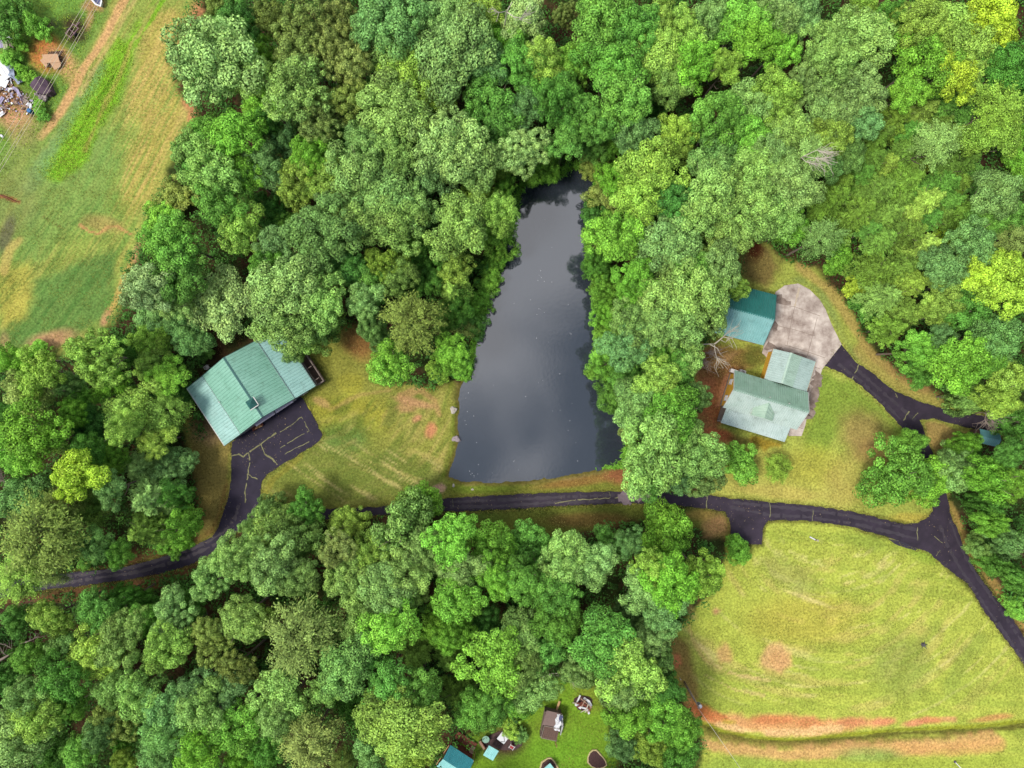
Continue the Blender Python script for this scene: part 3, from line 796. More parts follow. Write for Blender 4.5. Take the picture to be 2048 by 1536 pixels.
hs_ = [-WU, -UB, 0, UB, WU]; zs_ = [ZE-0.02, ZB-0.15, ZR-0.12, ZB-0.15, ZE-0.02]
for v, t_ in ((WV, -0.12), (-WV, 0.12)):
    vs, fs = gable_wall(F, v, hs_, zs_, t_); MB().add(vs, fs).build('wall', m_siding, barn)
for sgn in (1, -1):
    mb = MB(); mb.slab([F(-WV+0.13, sgn*WU, 0), F(WV-0.13, sgn*WU, 0), F(WV-0.13, sgn*WU, ZE-0.06), F(-WV+0.13, sgn*WU, ZE-0.06)], 0.1); mb.build('wall', m_siding, barn)
# doors on the asphalt side
for u0, u1, zt in ((-3.6, -1.0, 2.5), (0.2-3.0+2.4, 2.3, 2.5)):
    d = MB(); d.slab([F(WV+0.04, u0, 0.02), F(WV+0.04, u1, 0.02), F(WV+0.04, u1, zt), F(WV+0.04, u0, zt)], 0.05)
    for k in range(1, 5): d.beam(F(WV+0.06, u0+0.05, zt*k/5), F(WV+0.06, u1-0.05, zt*k/5), 0.05, 0.03)
    dd_ = d.build('garage_door', m_door, barn)
    h = MB(); h.beam(F(WV+0.1, (u0+u1)/2-0.15, 0.5), F(WV+0.1, (u0+u1)/2+0.15, 0.5), 0.04); h.build('handle', m_dark, dd_)
d = MB(); d.slab([F(WV+0.04, -5.6, 0.02), F(WV+0.04, -4.7, 0.02), F(WV+0.04, -4.7, 2.1), F(WV+0.04, -5.6, 2.1)], 0.05); d.build('door', m_door, barn)
# wire shelf / hood of pale trim above the doors
mb = MB()
for u0, u1 in ((-3.7, -0.9), (-0.7, 2.4)):
    mb.slab([F(WV+0.02, u0, 2.72), F(WV+0.02, u1, 2.72), F(WV+0.5, u1, 2.58), F(WV+0.5, u0, 2.58)], 0.04)
    mb.slab([F(WV+0.02, u0, 2.68), F(WV+0.5, u0, 2.55), F(WV+0.5, u0, 2.5), F(WV+0.02, u0, 2.5)], 0.03)
mb.build('door_hood', mat('pale_hood', gcol(190,180,200), 0.6, var=0.12, scale=9), barn)
for sgn in (1, -1): MB().beam(F(-L, sgn*UB, ZB+0.02), F(L, sgn*UB, ZB+0.02), 0.09, 0.05).build('flashing', m_ridge, barn)
# cupola
cu = MB(); cv = 2.55
c0 = F(cv, 0, ZR+0.1)
cu.box(c0 + Vector((0, 0, 0.22)), (0.85, 0.85, 0.7), F.a)
cup = cu.build('cupola', m_white, barn)
r = MB(); A_ = [c0 + F.d*(sx*0.62) + F.n*(sy*0.62) + Vector((0, 0, 0.58)) for sx, sy in ((-1, -1), (1, -1), (1, 1), (-1, 1))]
ap = c0 + Vector((0, 0, 1.15))
r.add(A_ + [ap], [(0, 1, 4), (1, 2, 4), (2, 3, 4), (3, 0, 4), (3, 2, 1, 0)]); r.build('cupola_roof', m_ridge, cup)
b_ = MB()
for p0, p1 in ((1, 2), (0, 1)):
    b_.beam(A_[p0] + Vector((0, 0, -0.03)), A_[p1] + Vector((0, 0, -0.03)), 0.16, 0.1)
b_.build('cupola_trim', m_trim, cup)
v_ = MB(); q = F(-0.4, 4.3, ZB); v_.tube([q, q + Vector((0, 0, 0.42))], 0.07, 8); v_.build('vent_pipe', m_white, barn)
# deck along the north-east side
mb = MB()
for k in range(9): mb.beam(F(1.0-4.6, -UE-0.02-k*0.13, 0.62), F(L-0.1, -UE-0.02-k*0.13, 0.62), 0.11, 0.05)
for v in (-3.4, -1.4, 0.6, 2.6, 4.4): mb.beam(F(v, -UE-0.9, 0), F(v, -UE-0.9, 0.6), 0.12)
mb.build('deck_floor', m_brownwood, barn)
mb = MB()
for v in (-3.4, -2.4, -1.4, -0.4, 0.6, 1.6, 2.6, 3.6, 4.5):
    mb.beam(F(v, -UE-1.08, 0.4), F(v, -UE-1.08, 1.6), 0.1)
mb.beam(F(-3.5, -UE-1.08, 1.62), F(4.6, -UE-1.08, 1.62), 0.14, 0.05)
mb.beam(F(-3.5, -UE-1.08, 1.0), F(4.6, -UE-1.08, 1.0), 0.05, 0.09)
mb.beam(F(4.55, -UE-1.08, 1.64), F(4.55, -UE-0.05, 1.64), 0.16, 0.05)
for v in (2.0, 3.9): mb.beam(F(v, -UE-0.95, 2.1), F(v, -UE-0.1, 2.1), 0.09)
mb.beam(F(-3.4, -UE-0.25, 2.2), F(4.5, -UE-0.25, 2.2), 0.09, 0.09)
mb.build('deck_railing', m_greywood, barn)

# white plastic chair behind the barn
def plastic_chair(loc, rz):
    o = empty('garden_chair', loc, rz)
    MB().box((0, 0, 0.43), (0.48, 0.46, 0.05)).build('seat', m_white, o)
    b = MB()
    for k in range(4): b.box((-0.18+0.12*k, 0.27, 0.70), (0.07, 0.04, 0.5), 0, 0, -0.2)
    b.box((0, 0.31, 0.96), (0.46, 0.05, 0.08)); b.build('backrest', m_white, o)
    for sx in (-1, 1):
        for sy in (-1, 1): MB().beam((sx*0.21, sy*0.2, 0.41), (sx*0.25, sy*0.25, 0), 0.05).build('leg', m_white, o)
        MB().beam((sx*0.25, -0.22, 0.66), (sx*0.25, 0.28, 0.68), 0.06, 0.04).beam((sx*0.25, -0.2, 0.45), (sx*0.25, -0.22, 0.64), 0.05).build('armrest', m_white, o)
    return o
tag(plastic_chair(at(417.5, 734.5, 0), math.radians(125)), 'white slatted garden chair on brown soil behind the barn', 'chair')
# red-brown rack with tan boards
ra = empty('lumber_rack', at(516, 852, 0) + Vector((0, 0, 0.035)), math.radians(33)); tag(ra, 'low red-brown wooden rack with tan boards beside the barn doors', 'rack')
mb = MB()
for x in (-0.75, 0, 0.75): mb.box((x, 0.3, 0.45), (0.1, 0.1, 0.9)); mb.box((x, -0.3, 0.3), (0.1, 0.1, 0.6))
mb.box((0, 0.34, 0.88), (1.8, 0.12, 0.1)); mb.box((0, 0.0, 0.3), (1.7, 0.6, 0.06)); mb.box((0, 0.34, 0.6), (1.7, 0.06, 0.16))
mb.build('frame', m_redbrown, ra)
for k in range(4): MB().box((0.1+0.05*k, -0.28+0.13*k, 0.38+0.02*k), (1.1-0.2*k, 0.1, 0.09), 0.12*(k-1.5)).build('board', m_tanwood, ra)

# ---------------- the yellow house on the right
F = Frame(34.6, -2.18, -16.86)
ho = empty('yellow_house', F.o)
tag(ho, 'yellow-sided house with a pale green metal roof, porch and one dormer', 'house')
m_hN = roofmat('roof_green_shaded', gcol(112,142,124), c2=gcol(132,158,142), scale=0.6)  # darker north-slope copy: shade put into the colour
m_hS = roofmat('roof_green_lit', gcol(156,174,166), c2=gcol(182,196,190), scale=0.5)  # paler south-slope copy: sunlight put into the colour
m_hD = roofmat('roof_dormer', gcol(136,162,144), c2=gcol(156,178,160), scale=0.8)
m_hP = roofmat('roof_porch', gcol(152,170,164), c2=gcol(176,190,186), scale=0.5)
L, UE, ZR, ZE = 5.24, 2.66, 5.2, 3.0
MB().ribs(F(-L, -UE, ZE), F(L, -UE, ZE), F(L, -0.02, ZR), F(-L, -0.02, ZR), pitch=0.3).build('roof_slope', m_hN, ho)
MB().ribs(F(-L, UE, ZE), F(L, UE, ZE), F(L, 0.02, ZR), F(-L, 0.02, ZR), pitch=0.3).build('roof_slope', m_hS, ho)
mb = MB()
for sgn in (1, -1): mb.slab([F(-L, 0, ZR+0.06), F(L, 0, ZR+0.06), F(L, sgn*0.2, ZR-0.075), F(-L, sgn*0.2, ZR-0.075)], 0.02)
mb.build('ridge_cap', m_hN, ho)
MB().ribs(F(-4.78, 4.72, 2.4), F(4.38, 4.72, 2.4), F(4.38, UE-0.12, 2.93), F(-4.78, UE-0.12, 2.93), pitch=0.3).build('porch_roof', m_hP, ho)
for v in (-4.6, -1.6, 1.4, 4.2): MB().beam(F(v, 4.5, 0), F(v, 4.5, 2.4), 0.14).build('porch_post', m_trim, ho)
MB().slab([F(-4.7, UE-0.33, 0.3), F(4.3, UE-0.33, 0.3), F(4.3, 4.5, 0.3), F(-4.7, 4.5, 0.3)], 0.3).build('porch_floor', m_greywood, ho)
WV = L-0.42; WU = UE-0.36
for v, t_ in ((-WV, 0.12), (WV, -0.12)):
    vs, fs = gable_wall(F, v, [-WU, 0, WU], [ZE+0.16, ZR-0.14, ZE+0.16], t_); MB().add(vs, fs).build('wall', m_yellow, ho)
for sgn in (1, -1):
    MB().slab([F(-WV+0.13, sgn*WU, 0), F(WV-0.13, sgn*WU, 0), F(WV-0.13, sgn*WU, ZE+0.14), F(-WV+0.13, sgn*WU, ZE+0.14)], 0.1).build('wall', m_yellow, ho)
MB().box(F(-WV-0.03, 0, 0.18), (0.1, 2*WU+0.1, 0.36), F.a).build('foundation', m_found, ho)
m_keep = m_glass; m_glass = mat('drawn_blind', gcol(236,232,236), 0.5, var=0.05)
for u0, u1 in ((-1.5, -0.75), (0.85, 1.6)): endwindow(F, ho, u0, u1, -WV, 1.2, 2.2, -1)
m_glass = m_keep
v_ = MB(); v_.box(F(-WV-0.1, 0.05, 4.35), (0.08, 0.55, 0.7), F.a); v_.build('attic_vent', m_dark, ho)
for e in (-1, 1):
    mb = MB(); vv = e*(L+0.02)
    mb.beam(F(vv, UE, ZE-0.06), F(vv, 0, ZR-0.06), 0.05, 0.16); mb.beam(F(vv, -UE, ZE-0.06), F(vv, 0, ZR-0.06), 0.05, 0.16)
    mb.build('rake_trim', m_trim, ho)
# dormer, facing the porch
dv0, dv1, dvc, du = -1.62, 1.36, -0.12, 2.35
zd = 3.95; za = 4.95
def slope_u(z): return UE*(ZR-z)/(ZR-ZE)
MB().ribs(F(dv0, slope_u(zd)-0.05, zd), F(dv0, du+0.2, zd), F(dvc, du+0.2, za), F(dvc, slope_u(za), za), pitch=0.3).build('dormer_roof', m_hD, ho)
MB().ribs(F(dv1, slope_u(zd)-0.05, zd), F(dv1, du+0.2, zd), F(dvc, du+0.2, za), F(dvc, slope_u(za), za), pitch=0.3).build('dormer_roof', m_hD, ho)
mb = MB(); P_ = [F(dv0+0.2, du, 3.1), F(dv1-0.2, du, 3.1), F(dv1-0.2, du, zd+0.1), F(dvc, du, za-0.12), F(dv0+0.2, du, zd+0.1)]
Q_ = [p - F.n*0.1 for p in P_]
mb.add(P_+Q_, [(0, 1, 2, 3, 4), (9, 8, 7, 6, 5)] + [(i, (i+1) % 5, 5+(i+1) % 5, 5+i) for i in range(5)])
for v in (dv0+0.25, dv1-0.25): mb.slab([F(v, du-0.1, 3.2), F(v, 1.2, 3.2), F(v, 1.2, zd), F(v, du-0.1, zd)], 0.08)
mb.build('dormer_wall', m_yellow, ho)
window(F, ho, -0.55, 0.3, du, 3.35, 4.2, 1)
for v0, v1 in ((-3.8, -2.7), (2.4, 3.5)): window(F, ho, v0, v1, WU, 0.9, 2.2, 1)
d = MB(); d.slab([F(-0.4, WU+0.05, 0.32), F(0.5, WU+0.05, 0.32), F(0.5, WU+0.05, 2.3), F(-0.4, WU+0.05, 2.3)], 0.05); d.build('door', m_trim, ho)
# rear wing
m_w1 = roofmat('roof_wing', gcol(140,160,154), c2=gcol(160,178,172), scale=0.6)
m_w2 = roofmat('roof_wing_right', gcol(138,162,146), c2=gcol(154,176,162), scale=0.6)
wr, wb, we0, we1 = 1.3, 2.95, -0.88, 5.2
MB().ribs(F(we0, -2.72, 2.62), F(we0, -7.05, 2.62), F(wr-0.01, -7.05, 3.7), F(wr-0.01, -2.72, 3.7), pitch=0.3).build('wing_roof', m_w1, ho)
MB().ribs(F(wb, -2.72, 3.2), F(wb, -7.05, 3.2), F(wr+0.01, -7.05, 3.7), F(wr+0.01, -2.72, 3.7), pitch=0.3).build('wing_roof', m_w2, ho)
MB().ribs(F(we1, -2.72, 2.58), F(we1, -7.05, 2.58), F(wb-0.02, -7.05, 3.16), F(wb-0.02, -2.72, 3.16), pitch=0.3).build('wing_roof', m_w1, ho)
mb = MB(); mb.slab([F(wr-0.22, -2.75, 3.69), F(wr-0.22, -7.07, 3.69), F(wr, -7.07, 3.79), F(wr, -2.75, 3.79)], 0.02); mb.slab([F(wr+0.22, -2.75, 3.71), F(wr+0.22, -7.07, 3.71), F(wr, -7.07, 3.79), F(wr, -2.75, 3.79)], 0.02)
mb.build('ridge_cap', m_w2, ho)
MB().slab([F(we0+0.4, -WU-0.02, 0), F(we0+0.4, -6.8, 0), F(we0+0.4, -6.8, 2.75), F(we0+0.4, -WU-0.02, 2.75)], 0.1).build('wall', m_yellow, ho)
P_ = [F(we0+0.52, -6.8, 0), F(we1-0.42, -6.8, 0), F(we1-0.42, -6.8, 2.6), F(wb, -6.8, 3.08), F(wr, -6.8, 3.58), F(we0+0.52, -6.8, 2.7)]
Q_ = [p + F.n*0.1 for p in P_]
MB().add(P_+Q_, [(0, 1, 2, 3, 4, 5), (11, 10, 9, 8, 7, 6)] + [(i, (i+1) % 6, 6+(i+1) % 6, 6+i) for i in range(6)]).build('wall', m_yellow, ho)
MB().slab([F(we1-0.3, -WU-0.02, 0), F(we1-0.3, -6.7, 0), F(we1-0.3, -6.7, 2.56), F(we1-0.3, -WU-0.02, 2.56)], 0.1).build('wall', m_yellow, ho)
MB().beam(F(we0-0.02, -2.9, 2.55), F(we0-0.02, -7.05, 2.55), 0.05, 0.14).build('eave_trim', m_tanwood, ho); MB().beam(F(we1+0.02, -2.9, 2.5), F(we1+0.02, -7.05, 2.5), 0.08, 0.12).build('eave_trim', m_tanwood, ho)
for k, (v, u) in enumerate(((-0.3, -0.35), (2.4, -0.3))):
    MB().tube([F(v, u, 4.9), F(v, u, 5.35)], 0.05, 7).build('vent_pipe', m_white, ho)
# air conditioner and white box behind the house
def ac(loc, rz, label):
    o = empty('air_conditioner', loc, rz); tag(o, label, 'air conditioner')
    MB().box((0, 0, 0.42), (0.85, 0.8, 0.8)).build('housing', m_white, o)
    g = MB()
    for r_ in (0.1, 0.2, 0.3):
        g.tube([(r_*math.cos(t), r_*math.sin(t), 0.835) for t in np.linspace(0, 2*math.pi, 17)], 0.022, 4)
    g.build('fan_grille', m_dark, o)
ac(F(-3.55, -2.95, 0), F.a, 'white air conditioner with a round dark grille behind the yellow house')
o = empty('storage_box', F(-4.6, -2.75, 0) + F.o, F.a); tag(o, 'low white box at the back corner of the yellow house', 'storage box')
MB().box((0, 0, 0.4), (0.95, 0.42, 0.78)).build('box', m_white, o); MB().box((0, 0, 0.82), (1.02, 0.5, 0.06)).build('lid', m_white, o)
bpy.data.objects['air_conditioner'].location = F(-3.4, -2.88, 0) + F.o

# ---------------- detached garage with the teal roof
F = Frame(32.23, 9.5, -14.4)
ga = empty('garage', F.o)
tag(ga, 'garage with a teal metal roof, slopes coloured lit and shaded, beside the round concrete pad', 'garage')
m_gN = roofmat('roof_teal_shaded', gcol(26,96,90), c2=gcol(42,110,104), scale=0.7)  # one teal, darkened for the slope away from the sun
m_gS = roofmat('roof_teal_lit', gcol(106,154,152), c2=gcol(126,170,168), scale=0.6)  # same teal, lightened as the sunlit slope
L0, L1, UE, ZR, ZE = -4.2, 3.12, 3.55, 4.6, 2.8
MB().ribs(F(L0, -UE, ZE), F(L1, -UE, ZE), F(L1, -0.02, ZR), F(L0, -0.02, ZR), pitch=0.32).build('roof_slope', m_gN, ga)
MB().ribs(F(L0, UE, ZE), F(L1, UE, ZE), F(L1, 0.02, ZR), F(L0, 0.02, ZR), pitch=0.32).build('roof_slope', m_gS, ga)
mb = MB()
for sgn in (1, -1): mb.slab([F(L0, 0, ZR+0.06), F(L1, 0, ZR+0.06), F(L1, sgn*0.18, ZR-0.03), F(L0, sgn*0.18, ZR-0.03)], 0.02)
mb.build('ridge_cap', m_gN, ga)
for v, t_ in ((L1-0.3, -0.1), (L0+0.3, 0.1)):
    vs, fs = gable_wall(F, v, [-UE+0.3, 0, UE-0.3], [ZE+0.1, ZR-0.1, ZE+0.1], t_); MB().add(vs, fs).build('wall', m_tanwood, ga)
for sgn in (1, -1):
    MB().slab([F(L0+0.42, sgn*(UE-0.3), 0), F(L1-0.42, sgn*(UE-0.3), 0), F(L1-0.42, sgn*(UE-0.3), ZE+0.08), F(L0+0.42, sgn*(UE-0.3), ZE+0.08)], 0.1).build('wall', m_tanwood, ga)
for u0, u1 in ((-2.9, -0.3), (0.3, 2.9)):
    MB().slab([F(L1-0.25, u0, 0.02), F(L1-0.25, u1, 0.02), F(L1-0.25, u1, 2.3), F(L1-0.25, u0, 2.3)], 0.05).build('garage_door', m_door, ga)
mb = MB()
for sgn in (1, -1): mb.beam(F(L1+0.03, sgn*UE, ZE-0.06), F(L1+0.03, 0, ZR-0.06), 0.05, 0.16)
mb.build('rake_trim', m_trimg, ga)

# ---------------- small sheds
def shed(name, label, F, L0, L1, U0, U1, zr, ze, mats, wallm, pitch=0.25):
    o = empty(name, F.o); tag(o, label, 'shed')
    MB().ribs(F(L0, -U0, ze), F(L1, -U0, ze), F(L1, -0.01, zr), F(L0, -0.01, zr), pitch=pitch, rib=0.03).build('roof_slope', mats[0], o)
    MB().ribs(F(L0, U1, ze), F(L1, U1, ze), F(L1, 0.01, zr), F(L0, 0.01, zr), pitch=pitch, rib=0.03).build('roof_slope', mats[1], o)
    for v, t_ in ((L0+0.2, 0.08), (L1-0.2, -0.08)):
        vs, fs = gable_wall(F, v, [-U0+0.2, 0, U1-0.2], [ze+0.05, zr-0.08, ze+0.05], t_); MB().add(vs, fs).build('wall', wallm, o)
    for u in (-U0+0.2, U1-0.2):
        MB().slab([F(L0+0.29, u, 0), F(L1-0.29, u, 0), F(L1-0.29, u, ze+0.04), F(L0+0.29, u, ze+0.04)], 0.07).build('wall', wallm, o)
    return o
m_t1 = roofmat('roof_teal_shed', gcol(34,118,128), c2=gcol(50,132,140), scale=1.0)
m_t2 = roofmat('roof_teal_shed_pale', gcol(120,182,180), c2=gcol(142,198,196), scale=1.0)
F = Frame(-8.45+0.7, -51.63-0.5, -33.2)
sh = shed('garden_shed', 'teal-roofed shed cut off by the bottom edge, beside the bright lawn', F, -1.95, 1.95, 1.68, 1.8, 3.2, 2.2, (m_t1, m_t2), m_redbrown)  # dark and pale teal paint shade and sun onto the two slopes
MB().beam(F(-2.1, -1.5, 2.12), F(-2.1, 1.7, 2.12), 0.08, 0.1).build('side_rail', m_tanwood, sh)
MB().beam(F(-2.3, -1.9, 0), F(-2.1, -1.4, 2.2), 0.07).build('post', m_tanwood, sh); MB().beam(F(1.9, -1.75, 0), F(1.9, -1.6, 2.3), 0.08).build('post', m_tanwood, sh)
dk = MB()
for k in range(7): dk.beam(F(-1.7, -1.95-0.16*k, 0.3), F(1.5, -1.95-0.16*k, 0.3), 0.14, 0.05)
dk.build('deck_floor', m_redbrown, sh)
o = empty('wicker_chair', F(1.25, -2.15, 0) + F.o, math.radians(150)); tag(o, 'greyish pink padded chair beside the teal-roofed shed', 'chair')
m_pk = mat('faded_pink', gcol(176,144,124), 0.9, var=0.15)
MB().box((0, 0, 0.42), (0.6, 0.6, 0.16)).build('seat', m_pk, o); MB().box((0, 0.32, 0.72), (0.6, 0.14, 0.62), 0, 0, -0.15).build('backrest', m_pk, o)
for sx in (-1, 1):
    for sy in (-1, 1): MB().beam((sx*0.26, sy*0.26, 0), (sx*0.26, sy*0.26, 0.36), 0.06).build('leg', m_brownwood, o)
m_t3 = roofmat('roof_teal_small', gcol(74,120,124), c2=gcol(90,136,138), scale=1.2)
c_ = at(1979, 876, 2.4)
F = Frame(c_.x, c_.y, -13)
shed('woodland_shed', 'small shed with a dull teal roof half hidden under trees at the lane end', F, -1.45, 1.45, 0.95, 0.95, 2.7, 2.2, (m_t3, m_t3), m_brownwood)
o = empty('white_bucket', at(1956, 866, 0)); tag(o, 'small white bucket beside the dull teal-roofed shed', 'bucket')
MB().tube([(0, 0, 0), (0, 0, 0.36)], [0.13, 0.17], 10).build('pail', m_white, o); MB().tube([(0.17*math.cos(t), 0, 0.36+0.12*math.sin(t)) for t in np.linspace(0, math.pi, 7)], 0.012, 4).build('handle', m_dark, o)
# ================================================================== YARD AND FIELD OBJECTS
m_deadwood = mat('dead_wood', gcol(206,196,178), 0.9, var=0.15, scale=5)
m_deadgrey = mat('grey_dead_wood', gcol(150,134,124), 0.9, var=0.2, scale=5)
m_rock = mat('pale_rock', gcol(196,186,176), 0.9, var=0.2, scale=5, bump=0.4)
m_concrete2 = mat('grey_rock', gcol(160,146,150), 0.9, var=0.15, scale=4, bump=0.3)
m_tarpw = mat('white_tarp', gcol(236,236,240), 0.6, var=0.05)
m_tarpb = mat('navy_tarp', gcol(84,88,128), 0.7, var=0.1)
m_red = mat('faded_red', gcol(176,62,66), 0.7, var=0.12)
m_steel = mat('bare_steel', gcol(150,160,180), 0.4, 0.5, var=0.25, scale=2)
m_bluegrey = mat('blue_grey_sheet', gcol(128,140,160), 0.5, 0.3, var=0.25, scale=2)
m_blue = mat('blue_plastic', gcol(40,110,170), 0.5, var=0.1)
m_lilac = mat('lilac_sheet', gcol(170,160,190), 0.6, var=0.15)
m_pgreen = mat('pale_green_sheet', gcol(170,180,140), 0.7, var=0.1, scale=4)
m_plum = mat('plum_tarp', gcol(92,72,88), 0.8, var=0.15, scale=2)
m_mulch = mat('dark_mulch', gcol(84,60,58), 1.0, var=0.4, scale=6, bump=0.5)
m_straw = mat('straw_edge', gcol(208,190,140), 0.95, var=0.25, scale=6)
m_post = mat('pole_wood', gcol(168,152,140), 0.85, var=0.15, scale=4)
m_wire = mat('wire', gcol(214,206,190), 0.5, 0.2, var=0.05)
m_wiredull = mat('power_wire', gcol(236,224,196), 0.5, 0.0, var=0.05)

def rock(loc, r, mat_, seed, squash=0.6, tri=False):
    rr = random.Random(seed)
    bm = bmesh.new()
    bmesh.ops.create_icosphere(bm, subdivisions=2, radius=1)
    for v in bm.verts:
        n = v.co.normalized()
        k = 1 + 0.22*math.sin(3*n.x+seed)+0.18*math.sin(4*n.y+seed*2)+rr.uniform(-0.07, 0.07)
        if tri: k *= 0.62+0.5*max(0, math.cos(1.5*math.atan2(n.y, n.x)))**0.6
        v.co = n*k*r; v.co.z *= squash
    me = bpy.data.meshes.new('rock'); bm.to_mesh(me); bm.free(); me.materials.append(mat_)
    o = link('rock', me); o.location = loc; return o
tag(rock(at(908, 820, -0.05), 0.5, m_rock, 3), 'rounded white boulder on the grassy pond edge', 'rock', 'rocks at the pond edge')
tag(rock(at(909, 878, -0.05), 0.62, m_concrete2, 5, 0.5, True), 'pale grey triangular rock jutting into the pond from the lawn', 'rock', 'rocks at the pond edge')
tag(rock(at(907, 971, 0), 0.22, m_rock, 8), 'small white rock on the grass by the pond corner', 'rock', 'rocks at the pond edge')
tag(rock(at(945, 979, 0), 0.17, m_rock, 11), 'smallest white rock, on the dam grass right of the pond corner', 'rock', 'rocks at the pond edge')

# utility pole on the right field's edge and its service wire
pb = at(1368.5, 1364, 0)
po = empty('utility_pole', pb); tag(po, 'leaning-looking grey utility pole at the edge of the mown field', 'utility pole')
mb = MB(); mb.tube([(0, 0, 0), (0, 0, 4), (0, 0, 8.0)], [0.15, 0.13, 0.10], 9); mb.build('pole', m_post, po, True)
mb = MB(); mb.tube([(0.24, 0, 6.75), (0.24, 0, 7.55)], 0.24, 12); t_ = mb.build('transformer', m_steel, po)
MB().tube([(0.24, 0, 7.55), (0.24, 0, 7.62), (0.24, 0, 7.66)], [0.25, 0.25, 0.06], 12).build('lid', m_tarpw, t_)
MB().beam((-0.05, 0, 7.0), (0.1, 0, 7.0), 0.12).build('bracket', m_deadgrey, po)
MB().tube([(0, -0.14, 7.3), (0.0, -0.3, 7.3)], 0.05, 6).build('insulator', m_lilac, po)
def wire(a, b, sag, r, m_, label, group=None):
    a, b = Vector(a), Vector(b); n = 24
    pts = [a.lerp(b, k/n) - Vector((0, 0, 4*sag*(k/n)*(1-k/n))) for k in range(n+1)]
    mb = MB(); mb.tube(pts, r, 5)
    return tag(mb.build('overhead_wire', m_), label, 'wire', group)
wire(pb + Vector((0, -0.3, 7.3)), at(1560, 1650, 7.4), 0.35, 0.028, m_wire, 'thin pale service wire running down from the utility pole across the ditch')
stk = empty('ground_stake', at(1369, 1362, 0) + Vector((-0.7, 0.5, 0))); tag(stk, 'short pale stake beside the foot of the utility pole', 'stake')
MB().tube([(0, 0, 0), (0, 0, 0.7)], 0.04, 6).build('rod', m_deadwood, stk); MB().box((0, 0, 0.72), (0.14, 0.1, 0.08)).build('cap', m_rock, stk)

for k, (a, b) in enumerate((((160, -5), (0, 260)), ((168, -5), (0, 280)), ((184, -5), (0, 306)), ((190, -5), (0, 318)))):
    P, Q = at(*a, 9.5), at(*b, 9.5); d = (Q-P)
    wire(P - d*1.2, Q + d*1.2, 1.2, 0.019, m_wiredull,
         ['leftmost of four overhead wires crossing the scrap yard', 'second from the left of four overhead wires over the scrap yard',
          'third from the left of four overhead wires over the scrap yard', 'rightmost of four overhead wires, over the plum tarp and plywood'][k], 'overhead wires above the scrap yard')

# small things on the field
o = empty('pipe', at(1626, 1077, 0), math.radians(-28)); tag(o, 'short white pipe lying on the mown field near the lane', 'pipe')
MB().tube([(-0.55, 0, 0.08), (0.3, 0, 0.08)], 0.09, 8).build('tube', m_tarpw, o); MB().tube([(0.3, 0, 0.08), (0.5, 0, 0.09)], [0.13, 0.13], 8).build('socket', m_deadgrey, o)
o = empty('broken_stump', at(1846, 1289, 0)); tag(o, 'dark broken stump in the middle of the mown field', 'stump')
mb = MB(); mb.tube([(0, 0, 0), (0, 0, 0.3)], [0.3, 0.2], 8)
for k in range(5): mb.tube([(0, 0, 0.2), (0.55*math.cos(k*1.3), 0.5*math.sin(k*1.3), 0.12+0.1*k)], [0.08, 0.03], 5)
mb.build('stump', mat('dark_stump', gcol(92, 88, 92), 0.9), o)
o = empty('marker_post', at(1909, 1523, 0)); tag(o, 'leaning white marker post near the bottom edge of the field', 'post')
MB().beam((0, 0, 0), (0.55, -0.75, 1.5), 0.1).build('post', m_tarpw, o); MB().box((0, 0, 0.1), (0.25, 0.25, 0.2)).build('footing', mat('dark_footing', gcol(96, 84, 96), 0.9), o)
tag(rock(at(1636, 1081, 0), 0.12, m_rock, 15), 'tiny pale stone right of the white pipe on the field', 'rock')

# ---- the neighbour's yard at the bottom
def poly_world(P, z): return [at(*q, z) for q in P]
# run-down playhouse with a torn tarp
F = Frame(*at(1103, 1447, 1.2).xy, -12)
pl = empty('playhouse', F.o); tag(pl, 'weathered brown shed with a white tarp over one corner of its roof', 'shed')
m_shingle = mat('grey_shingle', gcol(140,118,112), 0.9, var=0.15, scale=5)
mb = MB()
mb.slab([F(-1.35, 0.1, 2.0), F(1.0, 0.1, 1.95), F(1.05, -1.85, 1.7), F(-1.1, -1.85, 1.7)], 0.06)
mb.build('roof', m_shingle, pl)
mb = MB()
for k in range(7):
    v0 = -0.95 + 0.295*k
    mb.slab([F(v0, 0.16, 2.05), F(v0+0.27, 0.16, 2.05), F(v0+0.25, 1.95, 1.75), F(v0-0.02, 1.95, 1.75)], 0.05)
mb.build('plank_roof', m_brownwood, pl)
mb = MB(); mb.beam(F(-1.02, 0.12, 2.08), F(1.12, 0.12, 2.08), 0.08, 0.06); mb.beam(F(-1.05, 0.1, 2.06), F(-1.08, 1.98, 1.76), 0.08, 0.08); mb.beam(F(-1.08, 1.98, 1.74), F(1.12, 1.98, 1.74), 0.08, 0.08)
mb.build('roof_edge', m_deadgrey, pl)
for v, u in ((-1.25, -1.6), (1.0, -1.6), (-1.2, 1.85), (1.1, 1.85)): MB().beam(F(v, u, 0), F(v, u, 1.72), 0.12).build('corner_post', m_greywood, pl)
for (a, b) in (((-1.25, -1.6), (-1.2, 1.85)), ((-1.2, 1.85), (1.1, 1.85)), ((1.1, 1.85), (1.0, -1.6)), ((1.0, -1.6), (-1.25, -1.6))):
    mb = MB(); mb.slab([F(*a, 0.05), F(*b, 0.05), F(*b, 1.62), F(*a, 1.62)], 0.05); mb.build('wall', m_shingle, pl)
for k in range(5):   # leaning siding boards on the right
    MB().beam(F(1.2+0.1*k, -1.5+0.35*k, 1.75-0.1*k), F(1.45+0.06*k, 0.2+0.38*k, 1.2-0.22*k), 0.14, 0.04).build('loose_board', m_trim, pl)
mb = MB()
